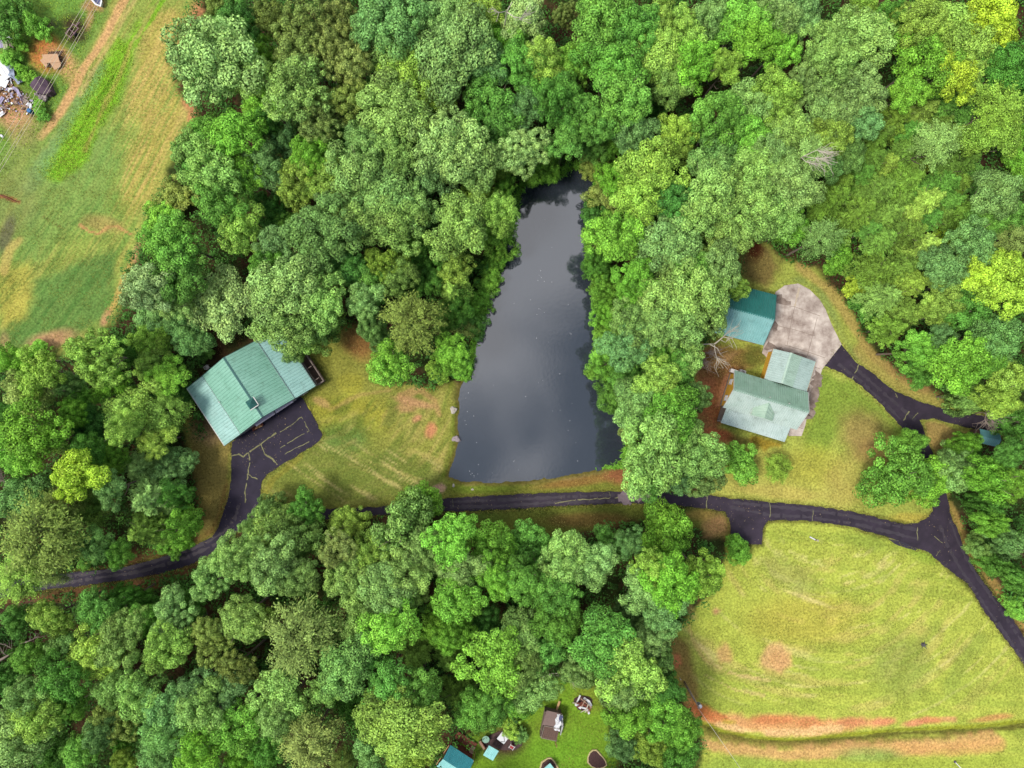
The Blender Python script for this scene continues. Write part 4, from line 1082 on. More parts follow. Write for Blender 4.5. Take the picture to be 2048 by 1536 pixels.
G_ = [[F(0.35+0.16*i+0.1*math.sin(j*1.7), -1.75+0.27*j+0.05*math.sin(i*2), 1.86+0.05*j*(1 if j < 6 else 0.6)+0.07*math.sin(i*1.9+j*1.3)) for i in range(6)] for j in range(9)]
vs = [p for r_ in G_ for p in r_]; mb.add(vs, [(j*6+i, j*6+i+1, (j+1)*6+i+1, (j+1)*6+i) for j in range(8) for i in range(5)])
tp = mb.build('torn_tarp', m_tarpw); tp.location = F.o
sol = tp.modifiers.new('t', 'SOLIDIFY'); sol.thickness = 0.015
tag(tp, 'white torn tarp draped over the brown shed roof', 'tarp')
mb = MB(); mb.slab([F(0.75, -1.72, 2.0), F(1.3, -1.6, 2.0), F(0.95, -0.85, 2.12), F(0.72, -1.2, 2.08)], 0.03)
pt = mb.build('navy_patch', m_tarpb, None); pt.location = F.o; tag(pt, 'small navy cloth lying on the white torn tarp', 'cloth')
o = empty('plank', at(1116, 1412, 0.5), math.radians(72)); tag(o, 'pale plank sticking out behind the brown shed', 'plank')
MB().box((0, 0, 0), (1.45, 0.3, 0.06), 0, 0, 0, -0.0).build('board', m_tanwood, o); MB().box((-0.5, 0, -0.25), (0.1, 0.2, 0.5)).build('trestle', m_greywood, o)
o = empty('fence_stake', at(1111, 1483, 0), 0); tag(o, 'pale stake standing in front of the brown shed', 'stake')
MB().beam((0, 0, 0), (0.1, -0.2, 1.2), 0.1).build('stake', m_tanwood, o); MB().beam((-0.12, 0.04, 0.7), (0.2, -0.2, 0.74), 0.05).build('rail', m_tanwood, o)

# bonfire heap
rr = random.Random(4)
hp = at(1166, 1406, 0)
kinds = [('scrap_board', 'board', m_tarpw, 'white-painted board'), ('scrap_board', 'board', m_redbrown, 'red-brown board'), ('scrap_board', 'board', m_deadwood, 'pale bare board'), ('scrap_board', 'board', m_pk, 'faded pink board')]
heap = [(-0.9, 0.5, 0.15, 1.7, 0.22, 68, 0), (0.6, 0.7, 0.3, 1.0, 0.3, -30, 0), (1.1, 0.1, 0.3, 0.9, 0.4, -62, 0), (-0.8, -0.35, 0.2, 1.0, 0.45, -35, 0), (0.1, -0.75, 0.2, 1.0, 0.22, -14, 0),
        (0.75, -1.2, 0.25, 1.0, 0.3, -60, 0), (-0.35, 0.0, 0.42, 1.4, 0.24, -20, 1), (0.25, -0.1, 0.5, 1.5, 0.2, -42, 1), (0.75, -0.5, 0.45, 1.3, 0.2, -48, 1), (-0.55, -0.2, 0.5, 1.0, 0.2, 24, 1),
        (0.5, 0.3, 0.62, 2.1, 0.12, -40, 3), (-1.1, 0.15, 0.3, 1.2, 0.09, 0, 2), (0.2, -1.1, 0.3, 1.2, 0.1, 30, 2), (0.0, 0.3, 0.66, 1.2, 0.14, 62, 3), (0.55, -0.55, 0.66, 1.3, 0.13, 70, 2), (1.0, -0.9, 0.4, 1.1, 0.16, 55, 3)]
where = ['along the upper left side', 'flat at the top', 'at the right side', 'at the lower left', 'along the lower edge', 'at the bottom tip', 'across the centre', 'slanting over the middle', 'at the lower right', 'under the left half',
         'longest, slanting across the top', 'sticking out to the left', 'sticking out at the bottom', 'standing across the centre', 'pointing up at the lower right', 'short, at the right corner']
for i, (x, y, z, l, w, a, k) in enumerate(heap):
    nm, ct, m_, ds = kinds[k]
    mb = MB(); mb.box((0, 0, 0), (l, w, 0.05), 0, 0, 0, rr.uniform(-0.2, 0.2))
    if k == 0: mb.box((0, 0, 0.035), (l*0.9, 0.05, 0.03), 0, 0, 0, 0)
    q = mb.build(nm, m_); q.location = hp + Vector((x*0.82, y*0.82, z)); q.rotation_euler = (0, 0, math.radians(a))
    tag(q, f'{ds} {where[i]} of the bonfire heap', 'board', 'boards on the bonfire heap')
o = MB(); o.prism([(1.25*math.cos(t)*(1+0.15*math.sin(3*t)), 1.15*math.sin(t)*(1+0.1*math.cos(2*t))) for t in np.linspace(0, 2*math.pi, 18)[:-1]], -0.05, 0.07)
q = o.build('ash_bed', m_mulch); q.location = hp; tag(q, kind='structure')

# planted beds
def bed(name, label, ring, hgt=0.14):
    c = Vector((sum(q[0] for q in ring)/len(ring), sum(q[1] for q in ring)/len(ring))); cc = at(c.x, c.y, 0)
    o = empty(name, cc); tag(o, label, 'flower bed')
    P = [at(*q, 0) - cc for q in ring]
    Pf = []
    for i in range(len(P)):
        a, b2 = P[i], P[(i+1) % len(P)]; n = max(1, int((b2-a).length/0.3))
        Pf += [a.lerp(b2, k/n) for k in range(n)]
    MB().prism([(p.x*0.93, p.y*0.93) for p in Pf], -0.02, hgt).build('soil', m_mulch, o)
    mb = MB(); r_ = random.Random(len(ring))
    mb.tube([(p.x, p.y, 0.04) for p in Pf + Pf[:1]], [r_.uniform(0.09, 0.17) for _ in Pf] + [0.12], 6)
    mb.build('stone_edging', m_straw, o)
    return o
bed('flower_bed', 'pear-shaped bare flower bed with pale edging on the bright lawn',
    [(1186,1500),(1193,1500),(1200,1508),(1207,1516),(1211,1522),(1213,1530),(1207,1534),(1200,1536),(1192,1536),(1183,1532),(1176,1524),(1176,1514),(1180,1505)])
bed('flower_bed', 'rounded dark flower bed with a small teal roof, cut by the bottom edge',
    [(1096,1516),(1102,1516),(1108,1522),(1114,1532),(1118,1540),(1112,1552),(1096,1556),(1082,1550),(1080,1538),(1084,1524)])
c_ = at(1099, 1538, 1.2); F = Frame(c_.x, c_.y, 40)
o = empty('well_house', F.o + Vector((0, 0, 0.14))); tag(o, 'little teal-roofed well cover standing in the dark flower bed', 'well')
MB().ribs(F(-0.6, -0.6, 1.1), F(0.6, -0.6, 1.1), F(0.6, 0.6, 1.25), F(-0.6, 0.6, 1.25), pitch=0.2, rib=0.025).build('roof', m_t2, o)
for v, u in ((-0.45, -0.45), (0.45, -0.45), (-0.45, 0.45), (0.45, 0.45)): MB().beam(F(v, u, 0), F(v, u, 1.08), 0.09).build('post', m_brownwood, o)
o['label'] = 'little teal-roofed well cover standing in the dark flower bed'
# shaded patio corner
mb = MB(); mb.prism([(p.x, p.y) for p in poly_world([(958,1488),(965,1478),(985,1468),(1000,1462),(1030,1462),(1042,1472),(1044,1490),(1030,1500),(1005,1500),(985,1494),(972,1496)], 0)], -0.02, 0.05)
tag(mb.build('patio', mat('patio_soil', gcol(88,66,66), 0.9, var=0.3, scale=4)), kind='structure')
c_ = at(1006, 1476, 0.8); F = Frame(c_.x, c_.y, -38)
o = empty('garden_table', F.o); tag(o, 'white square garden table with dark crossed slats on the patio', 'table')
mb = MB(); mb.box(F(0, 0, 0.78), (1.25, 1.25, 0.05), F.a); mb.build('tabletop', m_tarpw, o)
mb = MB(); mb.beam(F(-0.35, -0.5, 0.82), F(0.5, 0.25, 0.82), 0.06, 0.03); mb.beam(F(0.05, 0.6, 0.82), F(0.5, 0.28, 0.82), 0.06, 0.03); mb.build('cross_slat', m_dark, o)
for v in (-0.5, 0.5):
    for u in (-0.5, 0.5): MB().beam(F(v, u, 0), F(v, u, 0.75), 0.07).build('leg', m_white, o)
o = empty('garden_chair', at(1023.5, 1490, 0) + Vector((0, 0, 0)), math.radians(-32)); tag(o, 'white-framed garden chair with a red cushion on the patio', 'chair')
MB().box((0, 0, 0.46), (0.5, 0.5, 0.09)).build('cushion', m_red, o)
mb = MB(); mb.beam((-0.32, -0.3, 0.62), (-0.32, 0.35, 0.62), 0.07); mb.beam((0.32, -0.3, 0.62), (0.32, 0.35, 0.62), 0.07); mb.beam((-0.32, 0.33, 0.9), (0.32, 0.33, 0.9), 0.08); mb.beam((-0.32, -0.3, 0.4), (0.32, -0.3, 0.4), 0.06)
mb.build('frame', m_white, o); MB().box((0, 0.33, 0.68), (0.52, 0.07, 0.38)).build('backrest', m_red, o)
for sx in (-1, 1):
    for sy in (-1, 1): MB().beam((sx*0.32, sy*0.32, 0), (sx*0.32, sy*0.32, 0.6), 0.06).build('leg', m_white, o)
c_ = at(982, 1506, 2.0); F = Frame(c_.x, c_.y, -30)
o = empty('canopy', F.o); tag(o, 'small square pale teal metal canopy on posts by the patio', 'canopy')
MB().ribs(F(-0.78, 0.82, 1.95), F(0.78, 0.82, 1.95), F(0.78, -0.82, 2.1), F(-0.78, -0.82, 2.1), pitch=0.22, rib=0.03).build('roof', m_t2, o)
for v in (-0.65, 0.65):
    for u in (-0.65, 0.65): MB().beam(F(v, u, 0), F(v, u, 1.95), 0.09).build('post', m_greywood, o)
def bench(px, ang, label, l=1.3):
    o = empty('bench', at(*px, 0), math.radians(ang)); tag(o, label, 'bench')
    mb = MB()
    for k in range(3): mb.box((0, -0.14+0.14*k, 0.45), (l, 0.12, 0.05))
    mb.build('seat', m_pk, o); MB().box((0, 0.24, 0.72), (l, 0.06, 0.32)).build('backrest', m_redbrown, o)
    for x in (-l*0.42, l*0.42): MB().box((x, 0, 0.21), (0.09, 0.36, 0.42)).build('leg', m_redbrown, o)
bench((965, 1487), -58, 'tan bench at the left end of the dark patio')
bench((1036, 1458), -50, 'narrow wooden bench at the upper right of the dark patio', 1.5)
o = empty('glass_table', at(972, 1474, 0), 0.5); tag(o, 'small round pale green glass table under the leaves by the patio', 'table')
MB().tube([(0, 0, 0.7), (0, 0, 0.73)], 0.5, 18).build('tabletop', mat('green_glass', gcol(150,190,170), 0.15, spec=0.7), o); MB().tube([(0, 0, 0), (0, 0, 0.7)], 0.05, 8).build('pedestal', m_greywood, o)

# ---- scrap yard in the top-left corner
def panel(px, size, ang, m_, label, z=0.3, tilt=0.1, name='scrap_sheet', cat='sheet', bend=0.0):
    mb = MB(); L_, W_ = size; n = 8
    rows = []
    for i in range(n+1):
        x = -L_/2+L_*i/n; rows.append([(x, y + bend*math.sin(math.pi*i/n)*W_, 0.12*math.sin(i*1.1+L_)*abs(bend)*2) for y in (-W_/2, 0, W_/2)])
    vs = [p for r_ in rows for p in r_]; fs = [(i*3+j, (i+1)*3+j, (i+1)*3+j+1, i*3+j+1) for i in range(n) for j in range(2)]
    k = len(vs); vs += [(p[0], p[1], p[2]-0.05) for p in vs]; fs += [tuple(k+q for q in f[::-1]) for f in fs]
    ring = [i*3 for i in range(n+1)] + [n*3+1, n*3+2] + [i*3+2 for i in range(n-1, -1, -1)] + [1]
    fs += [(ring[i], ring[(i+1) % len(ring)], k+ring[(i+1) % len(ring)], k+ring[i]) for i in range(len(ring))]
    mb.add(vs, fs); mb.beam((-L_/2, 0, 0.02), (L_/2, 0, 0.02), 0.04, 0.05)
    q = mb.build(name, m_); q.location = at(*px, z); q.rotation_euler = (tilt, tilt*0.5, math.radians(ang))
    tag(q, label, cat, 'scrap in the top left yard')
SCR = [((6,140),(2.6,1.3),-58,m_tarpw,'broad white sheet at the photo edge of the scrap yard',.6,.1,0),
 ((4,163),(1.6,1.2),-30,m_tarpw,'second white sheet lower on the photo edge of the scrap yard',.4,.1,0),
 ((20,142),(1.5,.8),-72,m_bluegrey,'crumpled blue-grey sheet right of the broad white sheet',.7,.15,.3),
 ((28,157),(1.9,.4),-40,m_bluegrey,'narrow blue-grey sheet slanting below the crumpled one',.6,.1,.2),
 ((38,163),(.8,.5),30,m_steel,'short bright steel sheet at the weeds beside the scrap heap',.4,.1,0),
 ((33,184),(1.6,.45),-52,m_lilac,'curved lilac sheet in the middle of the scrap yard',.4,.1,.4),
 ((42,196),(1.3,.4),-70,m_plum,'dark plum strip below the curved lilac sheet',.3,.1,.3),
 ((51,202),(.9,.5),-30,m_deadgrey,'grey board in the rubbish right of the bare soil',.3,.2,0),
 ((58,212),(.8,.5),-50,m_tarpw,'crumpled white sheet above the blue drum',.3,.2,.4),
 ((77,223),(2.0,.18),-42,m_bluegrey,'long thin blue-grey strip right of the blue drum',.4,.05,0),
 ((86,226),(1.0,.4),-50,m_plum,'short dark sheet at the lower right end of the scrap',.3,.1,0),
 ((2,200),(1.0,.5),60,m_lilac,'small lilac sheet at the photo edge above the bare soil',.3,.1,0),
 ((2,228),(.9,.5),40,m_tarpw,'small white sheet at the photo edge beside the bare soil',.3,.1,0),
 ((10,91),(1.2,.75),-78,m_pgreen,'pale green panel standing among the weeds at the photo edge',.8,.1,0),
 ((21,88),(1.3,.62),-82,m_deadgrey,'grey panel right of the pale green one among the weeds',.7,.12,.1),
 ((1,84),(1.6,.5),-80,m_lilac,'lilac panel at the photo edge left of the pale green one',.8,.1,0),
 ((14,74),(1.4,.18),-12,m_tarpw,'white strip across the top of the green and grey panels',1.0,.05,.2),
 ((1,272),(.7,.3),-20,m_tarpw,'lone white scrap on the grass at the left photo edge',.2,.1,.3)]
for px, size, ang, m_, lab, z, tl, bd in SCR: panel(px, size, ang, m_, lab, z, tl, bend=bd)
def tyre(px, r, m_, label):
    bm = bmesh.new(); n1_, n2_ = 18, 8; V = []
    for i in range(n1_):
        a = 2*math.pi*i/n1_
        V.append([bm.verts.new(((r+0.09*math.cos(b))*math.cos(a), (r+0.09*math.cos(b))*math.sin(a), 0.1+0.1*math.sin(b))) for b in np.linspace(0, 2*math.pi, n2_+1)[:-1]])
    for i in range(n1_):
        for j in range(n2_): bm.faces.new((V[i][j], V[(i+1) % n1_][j], V[(i+1) % n1_][(j+1) % n2_], V[i][(j+1) % n2_]))
    me = bpy.data.meshes.new('ring'); bm.to_mesh(me); bm.free(); me.materials.append(m_)
    o = link('scrap_ring', me); o.location = at(*px, 0.05); tag(o, label, 'ring', 'scrap in the top left yard')
tyre((19, 194), 0.18, m_pk, 'small tan ring lying above the bare soil of the scrap yard')
tyre((4, 176), 0.26, m_tarpw, 'white ring at the photo edge of the scrap yard')
o = empty('drum', at(65, 225, 0)); tag(o, 'blue drum at the lower end of the scrap', 'drum')
MB().tube([(0, 0, 0), (0, 0, 0.1), (0, 0, 0.45), (0, 0, 0.8)], [0.28, 0.3, 0.31, 0.29], 12).build('barrel', m_blue, o); MB().tube([(0.1, 0.1, 0.8), (0.1, 0.1, 0.84)], 0.05, 8).build('bung', m_dark, o)
rr = random.Random(12)
mb = MB()
for k in range(170):
    x, y = rr.choice([(12, 185), (20, 172), (8, 205), (55, 210), (45, 205), (30, 195), (5, 215)])
    q = at(x + rr.gauss(0, 9), y + rr.gauss(0, 9), rr.uniform(0.05, 0.3)); mb.box(q, (rr.uniform(.1, .5), rr.uniform(.08, .25), rr.uniform(.04, .15)), rr.uniform(0, 6), rr.randrange(5), rr.uniform(-.4, .4))
tag(mb.build('scrap_litter', [m_tarpw, m_pk, m_deadgrey, m_brownwood, m_lilac]), 'small mixed scrap strewn over the bare soil', 'litter', kind='stuff')
# plum tarp over a stack
P = [(77,151),(86,155),(93,162),(96,171),(101,181),(95,186),(84,187),(74,184),(64,177),(58,170)]
cc = at(80, 171, 0); W_ = [at(*q, 1.2)-cc for q in P]
mb = MB(); n = len(W_); vs = [(p.x*1.04, p.y*1.04, 0.05) for p in W_] + [(p.x, p.y, 1.05) for p in W_] + [(p.x*0.45+0.1, p.y*0.45, 1.6+0.08*math.sin(i*2)) for i, p in enumerate(W_)]
fs = [(i, (i+1) % n, n+(i+1) % n, n+i) for i in range(n)] + [(n+i, n+(i+1) % n, 2*n+(i+1) % n, 2*n+i) for i in range(n)] + [tuple(range(2*n, 3*n))]
mb.add(vs, fs); q = mb.build('tarp_stack', m_plum); q.location = cc; tag(q, 'dark plum tarp drawn over a stack beside the field track', 'tarp')
o = empty('grey_rubble', at(86, 193, 0)); tag(o, 'low heap of pale grey rubble below the plum tarp', 'rubble heap')
mb = MB()
for k in range(26): mb.box((rr.gauss(0, .5), rr.gauss(0, .3), rr.uniform(.1, .4)), (rr.uniform(.15, .4),)*3, rr.uniform(0, 3), 0, rr.uniform(-1, 1))
mb.build('rubble', m_concrete2, o)
# plywood on a lumber pile
o = empty('plywood_stack', at(109, 126, 0), math.radians(2)); tag(o, 'tan plywood sheets laid over a lumber pile on orange soil', 'plywood')
m_ply = mat('plywood', gcol(206,166,132), 0.9, var=0.12, scale=4)
MB().slab([(-1.1, 0.75, 1.0), (1.1, 0.8, 1.05), (1.2, -0.25, 0.75), (-0.95, -0.3, 0.7)], 0.06).build('sheet', m_ply, o)
MB().slab([(-1.65, 0.15, 0.6), (-0.95, 0.6, 0.75), (-0.6, -0.4, 0.62), (-0.9, -0.85, 0.5)], 0.05).build('sheet', m_ply, o)
MB().slab([(-0.2, -0.3, 0.66), (1.3, -0.2, 0.7), (1.1, -0.75, 0.45), (0.2, -1.15, 0.35)], 0.05).build('sheet', m_ply, o)
mb = MB()
for k in range(8): mb.beam((-1.0+0.25*k, 0.4, 0.2+0.04*k), (-0.5+0.3*k, 1.5, 0.25+0.03*k), 0.12, 0.1)
for k in range(5): mb.beam((-1.2, -0.6+0.3*k, 0.3), (1.3, -0.5+0.3*k, 0.32), 0.14, 0.14)
mb.build('lumber', m_brownwood, o)
o = empty('trailer_frame', at(148, 66, 0), math.radians(50)); tag(o, 'rusty pinkish bare trailer frame in a dark hollow under the wires', 'trailer')
mb = MB()
for y in (-0.45, 0.45): mb.beam((-0.8, y, 0.5), (0.9, y, 0.5), 0.1)
for x in (-0.8, 0.0, 0.9): mb.beam((x, -0.55, 0.5), (x, 0.55, 0.5), 0.09)
mb.beam((0.9, 0, 0.5), (1.7, 0, 0.45), 0.09); mb.build('chassis', mat('rusty_pink', gcol(140,108,116), 0.8, var=0.2), o)
for y in (-0.62, 0.62): MB().tube([(0, y-0.07, 0.28), (0, y+0.07, 0.28)], 0.28, 14).build('wheel', m_dark, o)
o = empty('small_boat', at(197, 0, 0), math.radians(-62)); tag(o, 'white pointed boat with a navy inside, cut off by the top edge', 'boat')
Hh = [(1.5, 0), (0.9, 0.55), (0, 0.75), (-1.6, 0.7), (-1.6, -0.7), (0, -0.75), (0.9, -0.55)]
mb = MB(); n = 7; vs = [(x*0.85, y*0.65, 0.05) for x, y in Hh] + [(x, y, 0.7) for x, y in Hh] + [(x*0.82, y*0.74, 0.7) for x, y in Hh] + [(x*0.75, y*0.6, 0.3) for x, y in Hh]
fs = [tuple(range(n))[::-1]] + [(a*n+i, a*n+(i+1) % n, (a+1)*n+(i+1) % n, (a+1)*n+i) for a in range(3) for i in range(n)]
mb.add(vs, fs); mb.build('hull', m_tarpw, o); MB().prism([(x*0.74, y*0.6) for x, y in Hh], 0.31, 0.36).build('floor', m_tarpb, o)
MB().box((-0.4, 0, 0.5), (0.25, 0.9, 0.06)).build('thwart', m_tarpb, o)

# ---- dead trees and fallen wood (branch polylines at their real height)
def branches(name, label, cat, base, lines, m_, r0, twigs=0, seed=1, spread=0.5):
    o = empty(name, base); tag(o, label, cat)
    r_ = random.Random(seed); b0 = Vector(base)
    mb = MB()
    for li, (l, w) in enumerate(lines):
        P = [at(x, y, z) - b0 for x, y, z in l]; mb.tube(P, [w*(1-0.7*i/(len(P)-1)) for i in range(len(P))], 6)
    mb.build('limb', m_, o, True)
    if twigs:
        mb = MB()
        for k in range(twigs):
            l, w = r_.choice(lines[1:] or lines); P = [at(x, y, z) - b0 for x, y, z in l]
            p = P[-1].lerp(P[-2], r_.uniform(0, 1)); d = (P[-1]-P[-2]).normalized()
            q = p + (d + Vector((r_.gauss(0, 1), r_.gauss(0, 1), r_.gauss(0, .6)))*spread)*r_.uniform(0.5, 1.1)
            q2 = q + (d*0.5 + Vector((r_.gauss(0, 1), r_.gauss(0, 1), r_.gauss(0, .6)))*spread)*r_.uniform(0.3, 0.8)
            mb.tube([p, q, q2], [0.028, 0.02, 0.012], 4)
        mb.build('twigs', m_, o)
    return o
branches('dead_tree', 'bare bleached dead tree reaching toward the teal garage roof', 'tree', at(1368, 700, 0),
    [([(1368,700,0),(1384,694,4),(1402,689,7),(1418,688,7.5),(1429,688,7.6)],.13), ([(1429,688,7.6),(1438,681,7.8),(1446,674,8),(1449,671,8.1),(1456,663,8.3)],.1), ([(1447,674,8),(1456,676,8),(1467,678,8)],.06),
     ([(1420,689,7.5),(1430,694,7.5),(1436,697,7.5)],.08), ([(1429,690,7.5),(1430,702,7.2),(1433,714,7),(1435,722,7)],.06), ([(1442,680,7.9),(1451,685,7.8),(1457,678,7.8)],.04), ([(1434,716,7),(1442,719,7)],.035), ([(1452,666,8.2),(1462,662,8.3)],.035)], m_deadwood, .12, 34, 3, 0.6)
branches('dead_tree', 'tangled grey-brown dead tree below the bleached one', 'tree', at(1352, 726, 0),
    [([(1345,724,0),(1356,723,3),(1368,722,5),(1380,719,6)],.11), ([(1380,719,6),(1390,711,6.4),(1400,708,6.6),(1412,706,6.6),(1424,706,6.5)],.07), ([(1380,719,6),(1392,721,6),(1402,724,6)],.06), ([(1376,721,5.8),(1384,729,5.5),(1392,728,5.5)],.05),
     ([(1400,711,6.5),(1408,722,6),(1415,734,5.6)],.035), ([(1396,716,6.3),(1398,726,5.8)],.04), ([(1390,713,6.2),(1404,717,6)],.04)], m_deadgrey, .1, 90, 5, 0.7)
branches('fallen_branch', 'bleached fallen branches along the top of the bright lawn', 'log', at(1106, 1349, 0.2),
    [([(1083,1354,.5),(1100,1348,.5),(1118,1346,.5),(1134,1344,.5)],.1), ([(1086,1350,.4),(1104,1352,.4),(1128,1348,.4)],.07), ([(1120,1346,.5),(1140,1352,.4),(1146,1362,.4)],.05)], m_deadwood, .1, 20, 7, 0.4)
branches('fallen_log', 'bare grey fallen trunk among the trees at the far left', 'log', at(20, 1310, 3),
    [([(-6,1324,5),(14,1312,5),(27,1303,5.4)],.2), ([(27,1303,5.4),(24,1297,5.6),(10,1290,5.8)],.08), ([(14,1312,5),(2,1302,5)],.07), ([(42,1287,5.4),(56,1283,5.6),(68,1277,5.8)],.12)], m_deadgrey, .15, 30, 9, 0.5)
branches('dead_tree', 'grey leafless twigs of a dead tree at the left photo edge', 'tree', at(24, 968, 0),
    [([(60,960,0),(40,965,6),(20,972,9),(5,975,10)],.12), ([(24,970,9),(14,984,9.5),(4,996,9.6)],.07), ([(18,972,9),(8,962,10),(0,958,10)],.06)], m_deadgrey, .1, 120, 11, 0.8)
branches('dead_tree', 'pale leafless twigs sticking out of the crown above the cedar thicket', 'tree', at(1600, 330, 0),
    [([(1560,345,0),(1590,325,9),(1608,312,14),(1618,308,15)],.12), ([(1608,312,14),(1634,300,15),(1650,306,15)],.05), ([(1608,313,14),(1628,316,15),(1650,318,15)],.05), ([(1604,316,14),(1612,324,14.5),(1632,328,14.6)],.05)], m_deadwood, .1, 70, 13, 0.6)
branches('dead_tree', 'dead grey twigs overhanging the end of the right lane', 'tree', at(1962, 850, 0),
    [([(1940,830,0),(1960,825,5),(1975,826,6)],.1), ([(1975,826,6),(1982,838,5.5),(1986,846,5)],.05), ([(1972,826,6),(1970,838,5.6),(1972,848,5)],.05), ([(1968,826,6),(1992,832,5.6)],.05)], m_deadgrey, .1, 80, 15, 0.7)
branches('dead_tree', 'curled bleached twig hanging over the wood at the top', 'tree', at(1010, 60, 0),
    [([(1000,120,0),(1008,60,10),(1014,22,16),(1024,5,18)],.13), ([(1014,22,16),(1000,25,16.5),(990,22,17)],.06), ([(1014,24,16),(1028,34,16),(1042,36,16),(1047,28,16)],.07), ([(1028,34,16),(1032,40,15.6),(1044,38,15.6)],.05)], m_deadwood, .1, 22, 17, 0.4)
branches('fallen_log', 'thin rusty-brown fallen pole at the left edge of the hayfield', 'log', at(17, 397, 0.1),
    [([(-6,389,.25),(10,393,.2),(30,402,.15),(38,404,.1)],.09), ([(8,392,.2),(14,400,.2),(20,401,.2)],.05)], m_redbrown, .1)

# weathered specks of leaf and pollen floating on the pond
mb = MB(); rr = random.Random(3)
for k in range(60):
    cx, cy, sx, sy = rr.choice([(1080, 640, 14, 70), (1090, 545, 20, 12), (950, 1005-50, 14, 10), (1060, 800, 60, 90), (1100, 700, 50, 140), (930, 800, 8, 30), (1010, 930, 50, 20)])
    x, y = rr.gauss(cx, sx), rr.gauss(cy, sy)
    if sdf(POND, np.array([x]), np.array([y]))[0] > -8: continue
    q = at(x, y, -0.345); s_ = rr.uniform(0.025, 0.05); a = rr.uniform(0, 6)
    mb.prism([(q.x+s_*math.cos(a+t)*rr.uniform(.6, 1.2), q.y+s_*math.sin(a+t)) for t in (0, 1.6, 3.1, 4.7)], -0.349, -0.335)
tag(mb.build('floating_debris', m_tarpw), 'pale specks of leaf floating on the dark pond', 'debris', kind='stuff')
# ================================================================== TREES
def leafmat(attr=None):
    m = bpy.data.materials.new('foliage'); m.use_nodes = True
    t = m.node_tree; t.nodes.clear()
    o = t.nodes.new('ShaderNodeOutputMaterial'); inf = t.nodes.new('ShaderNodeObjectInfo')
    A = t.nodes.new('ShaderNodeAttribute'); A.attribute_name = 'leaf_tone'
    H = t.nodes.new('ShaderNodeAttribute'); H.attribute_name = 'leaf_hue'
    r = t.nodes.new('ShaderNodeMapRange'); r.inputs[3].default_value = 0.15; r.inputs[4].default_value = 1.85
    t.links.new(A.outputs['Fac'], r.inputs[0])
    v = t.nodes.new('ShaderNodeVectorMath'); v.operation = 'SCALE'
    src = inf.outputs['Color']
    if attr:
        ac_ = t.nodes.new('ShaderNodeAttribute'); ac_.attribute_name = attr; src = ac_.outputs['Color']
    t.links.new(src, v.inputs[0]); t.links.new(r.outputs[0], v.inputs['Scale'])
    mx = t.nodes.new('ShaderNodeMix'); mx.data_type = 'RGBA'; mx.blend_type = 'MULTIPLY'; mx.inputs[7].default_value = (1.22, 1.04, 0.85, 1)
    t.links.new(H.outputs['Fac'], mx.inputs[0]); t.links.new(v.outputs[0], mx.inputs[6])
    d = t.nodes.new('ShaderNodeBsdfPrincipled'); d.inputs['Roughness'].default_value = 0.55; d.inputs['Specular IOR Level'].default_value = 0.1
    tr = t.nodes.new('ShaderNodeBsdfTranslucent')
    ms = t.nodes.new('ShaderNodeMixShader'); ms.inputs[0].default_value = 0.10
    t.links.new(mx.outputs[2], d.inputs['Base Color']); t.links.new(mx.outputs[2], tr.inputs['Color'])
    t.links.new(d.outputs[0], ms.inputs[1]); t.links.new(tr.outputs[0], ms.inputs[2]); t.links.new(ms.outputs[0], o.inputs[0])
    return m
m_leaf = leafmat()
m_bark = mat('bark', gcol(136,120,108), 0.95, var=0.3, scale=6, bump=0.4)

def cards(P, N, T, ln, wd, tone, hue, name):
    """leaf cards: kite-shaped quads at P facing N, pointing along T"""
    N = N/np.linalg.norm(N, axis=1, keepdims=True)
    T = T - N*(T*N).sum(1, keepdims=True); T = T/(np.linalg.norm(T, axis=1, keepdims=True)+1e-9)
    B = np.cross(N, T); ln = np.asarray(ln).reshape(-1, 1); wd = np.asarray(wd).reshape(-1, 1)
    V = np.stack([P - T*ln, P + B*wd - T*ln*0.1 - N*wd*0.25, P + T*ln, P - B*wd - T*ln*0.1 - N*wd*0.25], 1)
    n = len(P)
    me = bpy.data.meshes.new(name)
    me.vertices.add(n*4); me.vertices.foreach_set('co', V.reshape(-1).astype(np.float32))
    me.loops.add(n*4); me.loops.foreach_set('vertex_index', np.arange(n*4, dtype=np.int32))
    me.polygons.add(n); me.polygons.foreach_set('loop_start', np.arange(0, n*4, 4, dtype=np.int32))
    me.update(calc_edges=True)
    for nm, a in (('leaf_tone', tone), ('leaf_hue', hue)):
        at_ = me.attributes.new(nm, 'FLOAT', 'POINT'); at_.data.foreach_set('value', np.repeat(np.clip(a, 0, 1), 4).astype(np.float32))
    me.materials.append(m_leaf)
    return me
def fib(n, rng, zmin=-1.0):
    k = np.arange(n)+0.5
    z = 1-(1-zmin)*k/n; ph = k*2.399963 + rng.uniform(0, 6); r = np.sqrt(1-z*z)
    d = np.stack([r*np.cos(ph), r*np.sin(ph), z], 1) + rng.normal(0, 0.10, (n, 3))
    return d/np.linalg.norm(d, axis=1, keepdims=True)
def rnd3(n, rng):
    d = rng.normal(0, 1, (n, 3)); return d/np.linalg.norm(d, axis=1, keepdims=True)

